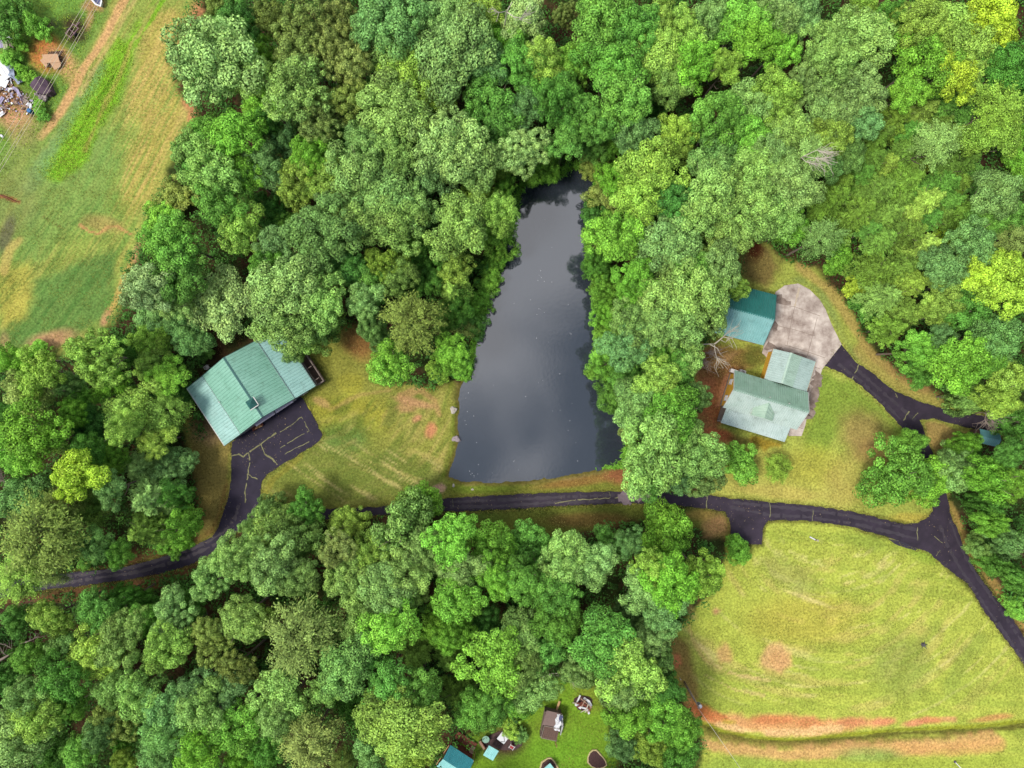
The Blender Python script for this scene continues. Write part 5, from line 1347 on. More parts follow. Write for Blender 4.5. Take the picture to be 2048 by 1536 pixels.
def crown_broad(seed, npuff=52, sub=13, per=270, lobes=5, amp=0.26, leaf=0.030, pr=(0.12, 0.25), slim=0.62, low=-0.45):
    """rounded crown of many separate leafy puffs on an irregular dome, each puff a cluster of small sprays"""
    rng = np.random.default_rng(seed)
    # several big limbs, each with a dome of its own, make an uneven outline
    Cs, rs, Lt = [], [], []
    a0 = rng.uniform(0, 6.28)
    for j in range(lobes+1):
        if j == lobes: c0 = np.array([rng.normal(0, .08), rng.normal(0, .08), rng.uniform(.1, .3)]); R0 = rng.uniform(.42, .55)
        else:
            a = a0 + 2*math.pi*(j+rng.uniform(-.28, .28))/lobes; q = rng.uniform(.42, .70)
            c0 = np.array([q*math.cos(a), q*math.sin(a), rng.uniform(-.28, .22)]); R0 = rng.uniform(.34, .50)*(1+amp*rng.uniform(-.5, .5))
        m = max(6, int(npuff*R0*R0*0.95))
        D = fib(m, rng, low)
        Cs.append(c0 + D*(R0*rng.uniform(.72, 1.12, (m, 1)))*np.array([1, 1, .9])); rs.append(rng.uniform(*pr, m)*rng.uniform(.85, 1.15)); Lt.append(np.full(m, rng.normal(0, .07)))
    C = np.concatenate(Cs); rad = np.concatenate(rs); lt = np.concatenate(Lt)
    Ps, Ns, tones, hues = [], [], [], []
    for c, r, l_ in zip(C, rad, lt):
        pt = rng.normal(0.5, 0.08) + l_; ph = rng.uniform(0, 0.5); f0, f1 = rng.uniform(0, 6, 2)
        n = int(per*(r/0.2)**2)
        d = fib(n, rng, -0.55)
        # knobbly, not smooth: three waves of bumps and some leaves standing out
        f = 1 + 0.13*np.sin(5*d[:, 0]+f0)*np.sin(5*d[:, 1]+f1) + 0.10*np.sin(11*d[:, 0]+f1)*np.sin(10*d[:, 1]+f0)*np.sin(9*d[:, 2]) + rng.normal(0, 0.06, n)
        f = np.where(rng.uniform(0, 1, n) < 0.25, f*rng.uniform(0.45, 0.95, n), f)
        Ps.append(c + d*(r*f)[:, None]*np.array([1, 1, 0.85]))
        Ns.append(d*0.9 + np.array([0, 0, 0.18]) + rnd3(n, rng)*0.5)
        tones.append(pt + rng.normal(0, 0.2, n)); hues.append(ph + rng.normal(0, 0.18, n))
    n = 250                                  # loose leaves inside
    d = rnd3(n, rng); Ps.append(d*rng.uniform(0.2, 0.75, (n, 1))); Ns.append(d + rnd3(n, rng)); tones.append(rng.normal(0.45, 0.12, n)); hues.append(rng.uniform(0, 0.4, n))
    P = np.concatenate(Ps); N = np.concatenate(Ns); n = len(P)
    s = rng.uniform(0.7, 1.35, n)*leaf
    return cards(P, N, rnd3(n, rng), s, s*slim, np.concatenate(tones), np.concatenate(hues), 'crown')
def crown_conifer(seed, levels=11):
    """evergreen: whorls of feathery boughs on a cone"""
    rng = np.random.default_rng(seed); Ps, Ns, Ts, Ls, tn = [], [], [], [], []
    for k in range(levels):
        z = -0.8 + 1.75*k/(levels-1); L0 = max(0.1, 1-((z+0.8)/1.85)**1.25); nb = int(13 - 6*k/levels)
        for j in range(nb):
            a = 2*math.pi*(j+rng.uniform(-.35, .35))/nb + k*0.9; L = L0*rng.uniform(0.62, 1.12)
            dr = np.array([math.cos(a), math.sin(a), 0]); sd = np.array([-math.sin(a), math.cos(a), 0]); tone = rng.normal(0.5, 0.14)
            m = int(110*L)+14
            s = rng.uniform(0.12, 1.0, m); side = rng.choice([-1, 1], m)
            w = 0.30*L*np.sqrt(np.clip(1-s, 0, 1)+0.06)*rng.uniform(0, 1, m)
            up = 0.10*L*s**2 - 0.16*L*s
            Ps.append(dr*(s*L)[:, None] + sd*(side*w)[:, None] + np.stack([0*s, 0*s, z + up + rng.normal(0, 0.02, m)], 1))
            Ns.append(np.array([0, 0, 1.0]) + dr*0.25 + rng.normal(0, 0.42, (m, 3)))
            Ts.append(dr*0.85 + sd*(side*0.65)[:, None] + rng.normal(0, 0.22, (m, 3)))
            Ls.append(rng.uniform(0.04, 0.08, m)); tn.append(np.clip(tone + 0.1*(s-0.5) + rng.normal(0, 0.13, m), 0, 1))
    P = np.concatenate(Ps); n = len(P); L = np.concatenate(Ls)
    return cards(P, np.concatenate(Ns), np.concatenate(Ts), L, L*0.3, np.concatenate(tn), rng.uniform(0, 0.5, n), 'crown')
def crown_airy(seed):
    """thin-leaved crown seen as fine twiggy sprays"""
    rng = np.random.default_rng(seed); Ps, Ns, Ts, tn = [], [], [], []
    D = fib(80, rng, -0.5)
    th = np.arctan2(D[:, 1], D[:, 0]); R = (1+0.14*np.sin(3*th+seed)+0.1*np.sin(5*th+seed*2))
    for d, r0 in zip(D, R):
        L = r0*rng.uniform(0.72, 1.05); m = 110; s = rng.uniform(0.35, 1.0, m)**0.7; tone = rng.normal(0.5, 0.13)
        off = rnd3(m, rng)*(0.16*(0.35+s))[:, None]*rng.uniform(0.1, 1, (m, 1))
        Ps.append(d*(s*L)[:, None] + off); Ns.append(np.array([0, 0, 0.7]) + d*0.6 + rnd3(m, rng)*0.7); Ts.append(d + rnd3(m, rng)*0.7)
        tn.append(tone + rng.normal(0, 0.16, m))
    P = np.concatenate(Ps); n = len(P); s = rng.uniform(0.026, 0.05, n)
    return cards(P, np.concatenate(Ns), np.concatenate(Ts), s, s*0.4, np.concatenate(tn), rng.uniform(0, 0.6, n), 'crown')
def trunk_mesh(seed, limbs=7):
    r = random.Random(seed); mb = MB()
    lean = (r.uniform(-.03, .03), r.uniform(-.03, .03))
    mb.tube([(0, 0, -0.02), (0, 0, 0.02), (lean[0]*.4, lean[1]*.4, 0.3), (lean[0], lean[1], 0.6), (lean[0]*1.3, lean[1]*1.3, 0.86)], [0.023, 0.017, 0.013, 0.009, 0.004], 8)
    for k in range(limbs):
        a = 2*math.pi*(k+r.uniform(-.3, .3))/limbs; z = 0.4+0.35*k/limbs; l = r.uniform(0.12, 0.2); c, s = math.cos(a), math.sin(a)
        mb.tube([(lean[0]*z*1.5, lean[1]*z*1.5, z), (c*l*.5, s*l*.5, z+0.07), (c*l, s*l, z+0.17), (c*l*1.15, s*l*1.15, z+0.24)], [0.007, 0.005, 0.003, 0.0015], 5)
    o = mb.build('trunk', m_bark, None, True); me = o.data; bpy.data.objects.remove(o); me.name = 'trunk'; return me

CROWNS = {'B': [crown_broad(100+i, npuff=52+6*(i % 4), lobes=4+i % 3) for i in range(12)],
          'P': [crown_broad(300+i, npuff=100, per=330, lobes=6, leaf=0.027, pr=(0.09, 0.16)) for i in range(4)],
          'C': [crown_conifer(400+i) for i in range(5)],
          'F': [crown_airy(500+i) for i in range(4)],
          'S': [crown_broad(600+i, npuff=52, per=150, lobes=4, leaf=0.042, pr=(0.14, 0.26)) for i in range(4)]}
TRUNKS = [trunk_mesh(i) for i in range(5)]
LEAF = {'s': (128,168,88), 'g': (100,154,64), 'd': (78,130,54), 'y': (136,174,72), 'l': (116,172,62), 'o': (126,148,74), 'p': (146,182,110), 'b': (106,150,82), 'x': (158,194,62), 'c': (102,138,54)}
LEAF = {k: s2l(v)/K_LEAF for k, v in LEAF.items()}

# crowns as they lie in the photograph: 512-pixel block -> "x y radius colour[kind]", in thirds of a pixel
WOODS = {
(0,0): "1270 330 250 p;1430 120 140 d;1480 430 150 s;1400 790 150 l;1240 990 170 s;1470 1030 130 l;1060 1160 95 oS;1120 870 90 sS;1330 1200 150 g;1020 1440 165 g;1440 1370 140 y;960 1280 90 lS;1330 30 95 o;60 90 130 gS;200 140 90 lS;70 340 62 lS;175 470 45 lS;235 640 42 lS;250 690 40 gS;130 440 45 lS;120 260 45 lS;1210 760 70 gS;1160 1010 70 gS;900 1380 55 lS",
(1,0): "80 110 130 oP;260 230 185 oP;500 130 130 oP;520 360 150 oP;250 520 190 sP;520 600 130 oP;380 720 125 oP;770 110 185 b;990 20 100 b;1130 130 150 s;830 290 150 s;1170 320 220 s;1350 360 135 b;1340 70 130 y;1450 250 120 l;870 480 170 y;1090 540 130 y;840 660 190 s;1400 600 150 g;1450 800 115 g;1150 830 190 s;1260 950 165 s;1080 1020 130 b;860 900 130 s;700 870 120 s;620 1020 180 s;430 1080 130 y;150 860 100 b;60 600 130 l;30 740 90 g;40 980 120 b;330 930 120 l;560 800 140 du;230 1080 135 yP;470 1240 110 s;760 1190 190 s;640 1290 165 s;830 1370 170 s;380 1410 180 b;960 1240 130 s;1220 1350 185 s;1440 1270 120 y;1380 1050 120 yu;100 1250 110 du;200 1340 95 gu;120 1480 120 b;1440 1430 110 lu;960 1500 100 gu;1490 1140 80 lu;40 330 100 l;650 560 80 du;740 770 80 gu",
(2,0): "60 140 140 p;320 80 75 oP;540 130 180 g;740 140 140 g;900 120 120 y;1030 170 130 y;1190 120 120 s;1390 120 150 l;1480 260 150 l;200 350 130 y;80 420 130 g;360 400 110 l;600 400 170 g;860 330 165 y;1110 380 150 l;1270 400 110 y;930 470 130 s;630 570 170 g;250 600 130 d;50 660 120 b;350 640 130 g;830 640 100 du;480 720 130 g;315 825 128 g;730 790 135 b;1000 790 110 y;1230 720 160 g;1200 890 145 b;1460 650 140 s;1450 830 130 l;60 890 145 pP;170 1010 95 lu;505 890 95 gu;620 870 85 lu;505 1020 85 oS;860 1040 185 y;1010 900 100 y;620 1070 105 lu;760 1190 145 y;585 1200 105 oS;1180 1070 140 s;1180 1240 175 s;1440 1040 150 s;1440 1220 165 s;1000 1190 115 d;620 1390 165 l;490 1290 75 dS;910 1420 170 s;1250 1400 140 s;30 250 90 l;1080 1450 100 gu",
(3,0): "60 90 130 s;230 60 120 b;550 60 115 y;560 210 175 s;340 250 120 s;420 390 150 s;750 110 115 d;920 120 150 y;1070 130 155 y;1330 110 165 x;960 330 185 l;1200 330 175 y;1420 210 100 x;1150 450 145 x;860 540 120 l;1430 410 150 d;50 560 140 y;60 260 120 l;200 500 110 s;480 560 155 s;330 690 150 s;560 690 125 b;390 820 110 y;120 760 140 s;250 930 125 sF;510 900 100 b;50 900 130 s;350 990 95 b;130 1080 150 s;60 1270 150 s;760 710 145 oC;650 840 105 oC;1010 860 130 sF;860 890 115 oC;640 960 105 oC;540 1100 95 lS;1010 990 85 xS;840 1080 145 oC;690 1130 125 oC;1080 1100 115 gC;1190 960 115 oC;400 1190 145 oC;560 1260 135 oC;730 1290 125 oC;960 1200 135 yC;1080 1370 110 xS;1390 650 150 yF;1370 810 145 y;1490 830 90 l;1500 1040 105 lS;1390 1140 145 s;1290 1060 95 gC;1210 1260 125 oC;1340 1290 115 g;1480 1310 105 g;860 1390 125 oC;700 1430 115 oC;330 1430 120 sF;1230 1460 145 b;1470 1440 110 oF;150 1350 105 l;950 650 105 yC;1100 610 105 gC;1260 680 100 gC;445 1450 50 lS;960 1470 115 yC;1500 560 90 d;600 1020 70 gC;740 970 75 yC;900 1000 75 oC;940 1130 80 gC;620 1180 75 oC;830 1190 80 oC;1000 1300 80 gC;880 1290 80 yC;640 1370 75 gC;1100 1000 70 oC;1180 1090 75 oC;1130 1200 80 gC;1060 1290 70 oC;470 1080 70 oC;780 1370 80 oC;1160 800 80 yC;1060 740 80 oC;870 770 80 gC;720 780 70 oC;560 800 60 oC",
(0,1): "880 190 145 p;1330 280 190 p;1080 90 150 g;1010 260 110 s;1120 300 85 lu;940 400 115 b;1130 480 115 b;890 490 105 y;580 600 175 yP;880 620 105 y;990 715 115 l;650 790 105 lu;90 620 120 l;230 710 145 y;170 820 145 o;410 770 85 b;500 850 85 lu;240 575 65 lS;840 930 165 y;1015 930 108 yF;720 1020 115 y;940 1110 120 y;190 1080 195 l;60 1190 125 l;330 1090 105 y;560 1010 115 du;430 950 80 l;490 1180 115 d;470 1330 155 x;640 1210 95 lu;650 1390 105 b;840 1270 125 sC;880 1460 155 sC;1045 1260 110 b;1050 1440 115 d;160 1450 135 b;370 1500 125 oF;560 1480 105 yu;740 560 80 du;60 980 100 du;1100 850 70 dS;1210 570 60 gS",
(1,1): "130 200 205 s;380 260 165 s;60 30 100 g;150 430 165 s;370 450 150 s;225 580 70 s;560 80 110 d;770 40 95 y;840 130 105 s;680 170 110 g;660 270 115 s;690 390 85 b;945 400 165 oF;1190 90 110 yu;1180 220 115 yC;1010 120 95 gu;1390 150 75 lS;1420 60 65 lS;1340 300 80 lS;1310 430 75 gS;1210 310 95 gu;1240 410 75 oS;815 655 130 l;1165 585 110 l;1090 690 60 yS;1240 690 60 lS;1140 370 75 gu;740 500 75 bu;80 1520 85 s;310 1510 115 g;960 1500 125 l;1460 20 50 lS",
(2,1): "520 60 95 g;560 170 105 l;740 180 125 l;900 60 125 s;1060 90 110 g;1130 240 185 s;870 260 140 s;1260 60 120 s;1340 200 85 y;1020 400 165 s;1190 390 105 s;560 330 85 lu;730 390 140 s;555 450 70 lS;680 530 150 b;850 480 130 s;1040 540 130 s;900 590 80 l;560 660 110 l;870 720 135 y;700 740 95 gu;1010 680 105 g;620 820 105 g;750 880 140 s;970 970 155 l;1110 860 95 b;840 1210 195 s;1105 1200 150 s;1010 1100 120 s;820 1360 105 g;980 1330 105 b;1150 1350 105 s;1380 1230 105 lS;500 200 50 lS;480 80 45 gS;475 700 40 lS;700 1050 60 oS",
(3,1): "420 40 85 lS;540 170 80 xS;690 80 135 oC;830 60 115 oC;1060 80 125 b;1250 130 120 x;1450 150 170 x;720 240 125 sC;890 150 115 yC;870 340 115 oC;1080 220 105 y;1200 330 125 g;1020 330 105 y;760 430 105 oC;900 570 115 l;1060 500 95 b;1400 480 145 b;1190 660 185 l;940 690 90 gu;1350 630 100 l;1460 710 135 y;1200 850 125 s;1380 870 125 y;1460 1000 115 g;790 1310 185 g;860 1130 100 l;950 1350 140 l;1170 1290 145 s;1195 1135 95 l;1120 1220 115 s;1320 1340 165 l;1475 1190 95 g;1490 1370 105 l;1320 1480 100 g;60 1270 85 ySF;620 320 65 gS;540 280 50 gS",
(0,2): "240 150 225 oF;110 400 155 yF;310 360 100 oF;850 120 135 yC;1080 95 125 l;1030 220 70 lS;560 200 105 b;700 250 95 g;530 290 55 gS;1245 425 110 s;1425 275 130 s;1495 85 80 s;110 660 105 g;290 640 115 y;560 590 135 g;770 520 115 d;860 650 105 g;730 750 135 s;580 830 145 y;380 820 105 b;160 870 105 g;1020 630 125 s;990 800 135 y;1270 770 125 oP;1120 550 90 du;1450 650 135 s;1410 950 115 oP;380 1010 145 g;160 1100 145 s;60 1020 95 gu;830 1060 145 s;660 1080 115 s;230 1240 155 y;430 1160 105 l;100 1380 175 s;680 1260 135 oP;960 1200 145 b;1130 1080 135 b;1230 1190 145 s;1010 1330 145 b;1370 1060 115 b;1390 1300 145 l;1200 1420 145 l;930 1450 115 b;470 1440 115 g;590 1330 105 b;320 1450 105 du;730 1390 75 gu;740 1500 80 y;1450 1490 90 l",
(1,2): "110 110 165 s;260 170 145 s;100 330 165 s;250 410 105 s;550 80 115 y;480 230 120 oP;670 240 115 y;880 120 185 s;1010 240 125 s;900 350 145 s;540 430 135 s;760 510 150 s;620 650 115 s;930 510 85 s;1180 160 145 l;1230 340 145 s;1400 230 155 l;1230 510 145 l;1460 390 115 l;270 750 205 oF;810 700 155 l;1080 680 105 lu;1190 730 95 l;30 650 95 y;540 930 175 b;430 1050 115 s;150 1090 155 s;120 1260 115 s;940 870 105 oC;1170 890 105 oC;1210 1110 115 oC;1430 890 175 l;790 1030 145 g;970 1070 125 g;760 1190 125 y;880 1290 215 y;700 1440 115 b;900 1460 125 y;320 1390 165 oF;60 1430 115 d;560 1180 95 du;1300 1210 115 g;1420 1180 105 g;1390 690 85 du;520 1500 75 oF;330 590 80 du",
(2,2): "120 230 145 g;300 300 145 s;480 330 135 s;60 420 125 g;260 510 135 g;600 180 115 g;720 180 95 b;930 130 170 l;840 330 115 y;780 450 125 s;960 450 145 l;1140 370 135 y;930 620 125 b;720 630 105 bu;560 770 165 g;830 760 115 s;700 930 175 y;880 860 95 b;640 1080 125 s;280 680 125 g;60 740 125 s;200 830 115 g;60 940 105 s;150 1070 115 s;400 960 95 s;930 1070 105 d;700 1230 125 l;900 1250 145 l;1030 1330 105 l;830 1410 105 y;660 1420 105 b;1010 1470 125 d;1350 235 80 lS;40 1180 75 lS;0 1290 60 yS;40 1340 50 bS",
(3,2): "1330 60 105 l;1430 180 120 b;1270 210 85 s;1490 400 100 g;1350 300 90 gu;1480 560 70 lS",
}
SIZEW = ((33, 'small'), (46, 'mid-sized'), (56, 'large'), (999, 'very large'))
COLW = {'s': 'sage-green', 'g': 'green', 'd': 'dark green', 'y': 'yellow-green', 'l': 'bright green', 'o': 'olive-brown', 'p': 'cream-tipped', 'b': 'blue-green', 'x': 'lime-yellow'}
PLACES = [(430,60,"by the hayfield's top right corner"),(370,240,"at the hayfield's right edge"),(300,480,"at the hayfield's lower right corner"),(60,60,"in the scrap yard corner"),(60,190,"among the scrap yard weeds"),
 (600,90,"in the olive stand left of the top centre"),(570,250,"below the olive stand at top left"),(780,60,"at the top edge left of centre"),(900,170,"in the wood left of the top centre"),(730,280,"deep in the left wood"),(900,330,"in the wood up-left of the pond tip"),(620,420,"midway between hayfield and pond"),(790,450,"left of the pond's upper half"),
 (990,430,"on the pond's upper left bank"),(1040,60,"at the top centre"),(1060,210,"in the wood straight above the pond tip"),(1060,310,"behind the pond's narrow tip"),(1230,60,"at the top edge right of centre"),(1240,190,"in the wood above the pond's right side"),(1200,330,"right beside the pond's narrow tip"),(1420,80,"below the top edge, right of centre"),(1420,240,"in the middle of the right wood"),(1320,370,"right of the pond's upper end"),(1260,470,"on the pond's upper right bank"),(1450,420,"up-left of the teal garage"),
 (1600,60,"at the top, left of the lime-yellow tree"),(1640,190,"in the upper right wood"),(1590,320,"above the evergreen thicket's left side"),(1740,60,"at the top edge near the right"),(1880,60,"in the top right corner"),(1920,180,"below the lime-yellow corner tree"),(1780,290,"in the upper evergreen thicket"),(1740,400,"in the middle of the evergreen thicket"),(1880,360,"in the right half of the evergreen thicket"),(2010,260,"at the right edge, upper part"),(2000,420,"at the right edge above the yellow trees"),(1560,450,"above the garage turnaround lawn"),
 (1710,580,"right of the concrete pad's lawn"),(1820,560,"in the lower evergreen thicket"),(1900,560,"left of the lime-yellow right-edge tree"),(2010,580,"around the lime-yellow tree at the right edge"),(1850,690,"above the bend of the right lane"),(1960,740,"at the end of the right lane"),(2010,870,"by the woodland shed"),(1820,940,"beside the lane junction's island"),(1960,950,"right of the lane junction"),(2020,1080,"along the right lane's outer verge"),
 (1310,560,"on the pond's right bank, upper part"),(1420,590,"against the teal garage's left end"),(1300,690,"on the pond's right bank, halfway down"),(1360,740,"left of the dead bleached tree"),(1320,830,"between the pond and the red soil"),(1330,930,"by the pond's lower right corner"),(1490,930,"on the lawn below the yellow house"),(1560,930,"on the lawn below the porch"),
 (450,570,"in the wood above the barn"),(560,610,"overhanging the barn's back"),(680,590,"right of the barn's overhanging tree"),(310,570,"below the hayfield's right corner"),(370,680,"close behind the barn's left corner"),(190,720,"below the hayfield's bottom edge"),(60,740,"at the left edge below the hayfield"),(290,830,"left of the barn"),(60,880,"at the left edge, beside the barn's level"),(170,950,"in the left wood above the lane"),(340,950,"left of the barn lawn"),(80,1080,"above the lane's left end"),(290,1070,"above the left lane's bend"),
 (780,560,"at the top of the barn lawn"),(830,660,"at the barn lawn's upper right"),(930,600,"on the pond's left bank, halfway down"),(910,720,"on the pond's left bank by the lawn"),(980,520,"on the pond's left bank, upper part"),
 (540,1070,"below the barn driveway"),(680,1060,"below the barn lawn"),(800,1070,"below the lane, left of its middle"),(920,1110,"under the grass strip's left end"),(1090,1110,"under the grass strip's middle"),(1240,1070,"at the grass strip's right end"),(1340,1070,"below the lane, near its side spur"),(1340,1180,"at the big field's upper left edge"),(1480,1100,"beside the lane's side spur"),
 (60,1260,"under the left lane's end"),(210,1250,"below the left lane"),(400,1190,"below the lane's bend"),(60,1370,"at the left edge, lower part"),(220,1370,"in the lower left wood"),(330,1300,"in the wood below the lane's bend"),(430,1280,"beside the tan crown in the lower left"),(60,1490,"in the bottom left corner"),(220,1490,"at the bottom edge near the left"),(380,1450,"at the bottom edge, left of centre-left"),(600,1270,"around the big olive-brown crown"),(560,1390,"below the big olive-brown crown"),(560,1500,"at the bottom edge under the olive-brown crown"),(720,1220,"in the middle of the lower wood"),(800,1310,"right of the lower wood's middle"),(900,1320,"around the small feathery evergreens"),(800,1460,"left of the neighbour's shed"),(930,1410,"above the neighbour's shed"),(990,1320,"above the neighbour's lawn, left"),(1080,1250,"in the dark gap of the lower wood"),(1210,1280,"right of the lower wood's dark gap"),(1250,1350,"above the bonfire heap"),(1290,1450,"between the bright lawn and the ditch"),(1100,1290,"above the fallen bleached branches"),(1300,1260,"left of the big field's corner"),(1045,1440,"beside the dark patio")]
trees = []
for (bx, by), txt in WOODS.items():
    for e in txt.split(';'):
        x, y, r, c = e.split(' ')
        px, py, rp = bx*512+float(x)/3, by*512+float(y)/3, float(r)/3
        kind = 'B'
        if len(c) > 1:
            kind = c[1:]
        trees.append(dict(px=px, py=py, rp=rp, c=c[0], k=kind))
BROAD = sorted([q for q in trees if 'S' not in q['k'] and q['k'] != 'C'], key=lambda q: -q['rp'] + (14 if q['k'] == 'u' else 0))
MASS = set(id(q) for q in BROAD[285:])
def wood_at(x, y):
    i = min(max(np.searchsorted(gy, y), 0), len(gy)-1); j = min(max(np.searchsorted(gx, x), 0), len(gx)-1)
    return WOOD[i, j]
mass_v, mass_c, mass_t, mass_h = [], [], [], []
rr = random.Random(99)
NAMES = {'broad': ('broadleaf_tree', 'tree', 'broadleaf trees of the wood'), 'ever': ('evergreen_tree', 'tree', 'feathery evergreen trees'), 'shrub': ('shrub', 'shrub', 'shrubs and bushes')}
LANES_NEAR = None
for i, q in enumerate(trees):
    k = q['k']; rp = q['rp']
    if 'S' in k: q['n'] = 'shrub'
    elif k == 'C': q['n'] = 'ever'
    else: q['n'] = 'broad'
    if q['n'] == 'shrub':
        r = rp/PXM*0.95*1.08; h = r*1.7 if r > 1.6 else r*1.5; rz = h*0.56; zc = h*0.46
    elif k == 'u':
        r = rp/PXM*0.9*1.12; h = 7.5 + r*0.8; rz = h*0.36; zc = h-rz
    elif k == 'C':
        r = rp/PXM*0.9*1.12; h = 6.5 + r*1.3; rz = min(h*0.47, r*1.15); zc = h-rz*0.95
    else:
        r = rp/PXM*0.86*1.06; h = 9.5 + r*1.75 + rr.uniform(-1, 1.5); rz = max(r*0.72, h*0.24); zc = h-rz
    if abs(q['py']-790) < 190 and 250 < q['px'] < 470 and q['n'] != 'shrub': h *= 0.6; rz = max(r*0.7, h*0.3); zc = h-rz
    vis = zc + rz*0.12
    p = at(q['px'], q['py'], vis)
    if q['n'] != 'shrub' and wood_at(p.x, p.y) < 0.5:      # edge trees: shorter, leafy to the ground
        for f in (0.85, 0.7, 0.58):
            h2 = h*f; vis = h2*0.56; p = at(q['px'], q['py'], vis)
            if wood_at(p.x, p.y) >= 0.5: break
        h = h2; rz = h*0.47; zc = h*0.51
    if q['n'] != 'shrub':     # refine the radius at its own height
        r *= ((CAM_H-vis)/CAM_H)/(0.9 if k in 'uC' else 0.86)
    near = min(wood_at(p.x+dx_, p.y+dy_) for dx_ in (-r*1.15, 0, r*1.15) for dy_ in (-r*1.15, 0, r*1.15))
    r *= (1.06 if k == 'C' else 1.10) if near > 0.5 else 1.03
    tn_ = math.hypot(p.x, p.y)/(CAM_H-zc)
    r *= 2/(1+math.sqrt(1+(0.85*rz*tn_/r)**2))
    q.update(r=r, h=h, rz=rz, zc=zc, p=p)
    fam = 'S' if q['n'] == 'shrub' and 'F' not in k else 'F' if 'F' in k else 'C' if k == 'C' else 'P' if k == 'P' else 'B'
    crown_me = CROWNS[fam][(i*7+rr.randrange(3)) % len(CROWNS[fam])]; sx = rr.uniform(0.9, 1.1)
    c = LEAF['c' if q['n'] == 'ever' and q['c'] == 'o' else q['c']]*rr.uniform(0.84, 1.16)*np.array([rr.uniform(.92, 1.08), 1, rr.uniform(.85, 1.15)])
    if id(q) in MASS:
        c = c*0.85  # understory colour darkened to paint the shade between crowns
        a = rr.uniform(0, 6.28); n = len(crown_me.vertices); V = np.empty(n*3, np.float32); crown_me.vertices.foreach_get('co', V); V = V.reshape(-1, 3)*np.array([r*sx, r/sx, rz])
        ca_, sa_ = math.cos(a), math.sin(a); V = np.stack([V[:, 0]*ca_-V[:, 1]*sa_+p.x, V[:, 0]*sa_+V[:, 1]*ca_+p.y, V[:, 2]+zc], 1)
        mass_v.append(V); mass_c.append(np.repeat(c[None], n, 0))
        for nm, dst in (('leaf_tone', mass_t), ('leaf_hue', mass_h)):
            w_ = np.empty(n, np.float32); crown_me.attributes[nm].data.foreach_get('value', w_); dst.append(w_)
        q['o'] = None; continue
    root = empty(NAMES[q['n']][0], (p.x, p.y, 0.0), rr.uniform(0, 6.28))
    cr = link('crown', crown_me, root)
    cr.location = (0, 0, zc)
    cr.scale = (r*sx, r/sx, rz); cr.rotation_euler = (rr.uniform(-.1, .1), rr.uniform(-.1, .1), rr.uniform(0, 6.28))
    cr.color = (*c, 1)
    tk = link('trunk', TRUNKS[rr.randrange(5)], root)
    if q['n'] == 'shrub': tk.scale = (h*1.1, h*1.1, h*0.8)
    else: tk.scale = (h*0.72, h*0.72, h*0.94)
    q['o'] = root
# ---- the wood goes on outside the photograph: one mass of simpler crowns
rq = random.Random(5); sv, sc_, st, sh_ = [], [], [], []
far_crowns = [crown_broad(800+i, npuff=44, per=52, lobes=5, leaf=0.062, pr=(0.14, 0.27)) for i in range(3)]
for me_ in far_crowns: pass
for k in range(420):
    x, y = rq.uniform(-112, 112), rq.uniform(-92, 92); r = rq.uniform(3.6, 6.0)
    if abs(x) < 71+r and abs(y) < 54+r: continue
    if x < -30 and y > 12 or x > 20 and y < -20: continue        # hayfield and mown field run on
    if -9 < y + 28 + (x+72)*0.12 < 4 and x < -70: continue        # the lane runs on
    me_ = far_crowns[k % 3]; n = len(me_.vertices); V = np.empty(n*3, np.float32); me_.vertices.foreach_get('co', V); V = V.reshape(-1, 3)
    a = rq.uniform(0, 6.28); h = 9.5 + r*1.6; ca_, sa_ = math.cos(a)*r, math.sin(a)*r
    sv.append(np.stack([V[:, 0]*ca_-V[:, 1]*sa_+x, V[:, 0]*sa_+V[:, 1]*ca_+y, V[:, 2]*h*0.3+h*0.7], 1))
    sc_.append(np.repeat((LEAF[rq.choice('ssgglyb')]*rq.uniform(.85, 1.1))[None], n, 0))
    for nm, dst in (('leaf_tone', st), ('leaf_hue', sh_)):
        w_ = np.empty(n, np.float32); me_.attributes[nm].data.foreach_get('value', w_); dst.append(w_)
def mass_object(name, v, c, tn, hu, label, cat):
    V = np.concatenate(v); n = len(V)
    me = bpy.data.meshes.new(name); me.vertices.add(n); me.vertices.foreach_set('co', V.ravel().astype(np.float32))
    me.loops.add(n); me.loops.foreach_set('vertex_index', np.arange(n, dtype=np.int32)); me.polygons.add(n//4); me.polygons.foreach_set('loop_start', np.arange(0, n, 4, dtype=np.int32)); me.update(calc_edges=True)
    for nm, a in (('leaf_tone', tn), ('leaf_hue', hu)): me.attributes.new(nm, 'FLOAT', 'POINT').data.foreach_set('value', np.concatenate(a))
    me.attributes.new('leaf_colour', 'FLOAT_COLOR', 'POINT').data.foreach_set('color', np.concatenate([np.concatenate(c), np.ones((n, 1))], 1).ravel().astype(np.float32))
    me.materials.append(leafmat('leaf_colour'))
    return tag(link(name, me), label, cat, kind='stuff')
mass_object('surrounding_wood', sv, sc_, st, sh_, 'more green woodland running on beyond the edges of the photograph', 'woodland')
# ---- the low small crowns filling the gaps: one mass
mass_object('understory_trees', mass_v, mass_c, mass_t, mass_h, 'low small trees filling the gaps between the big crowns', 'understory')
trees = [q for q in trees if q['o'] is not None]
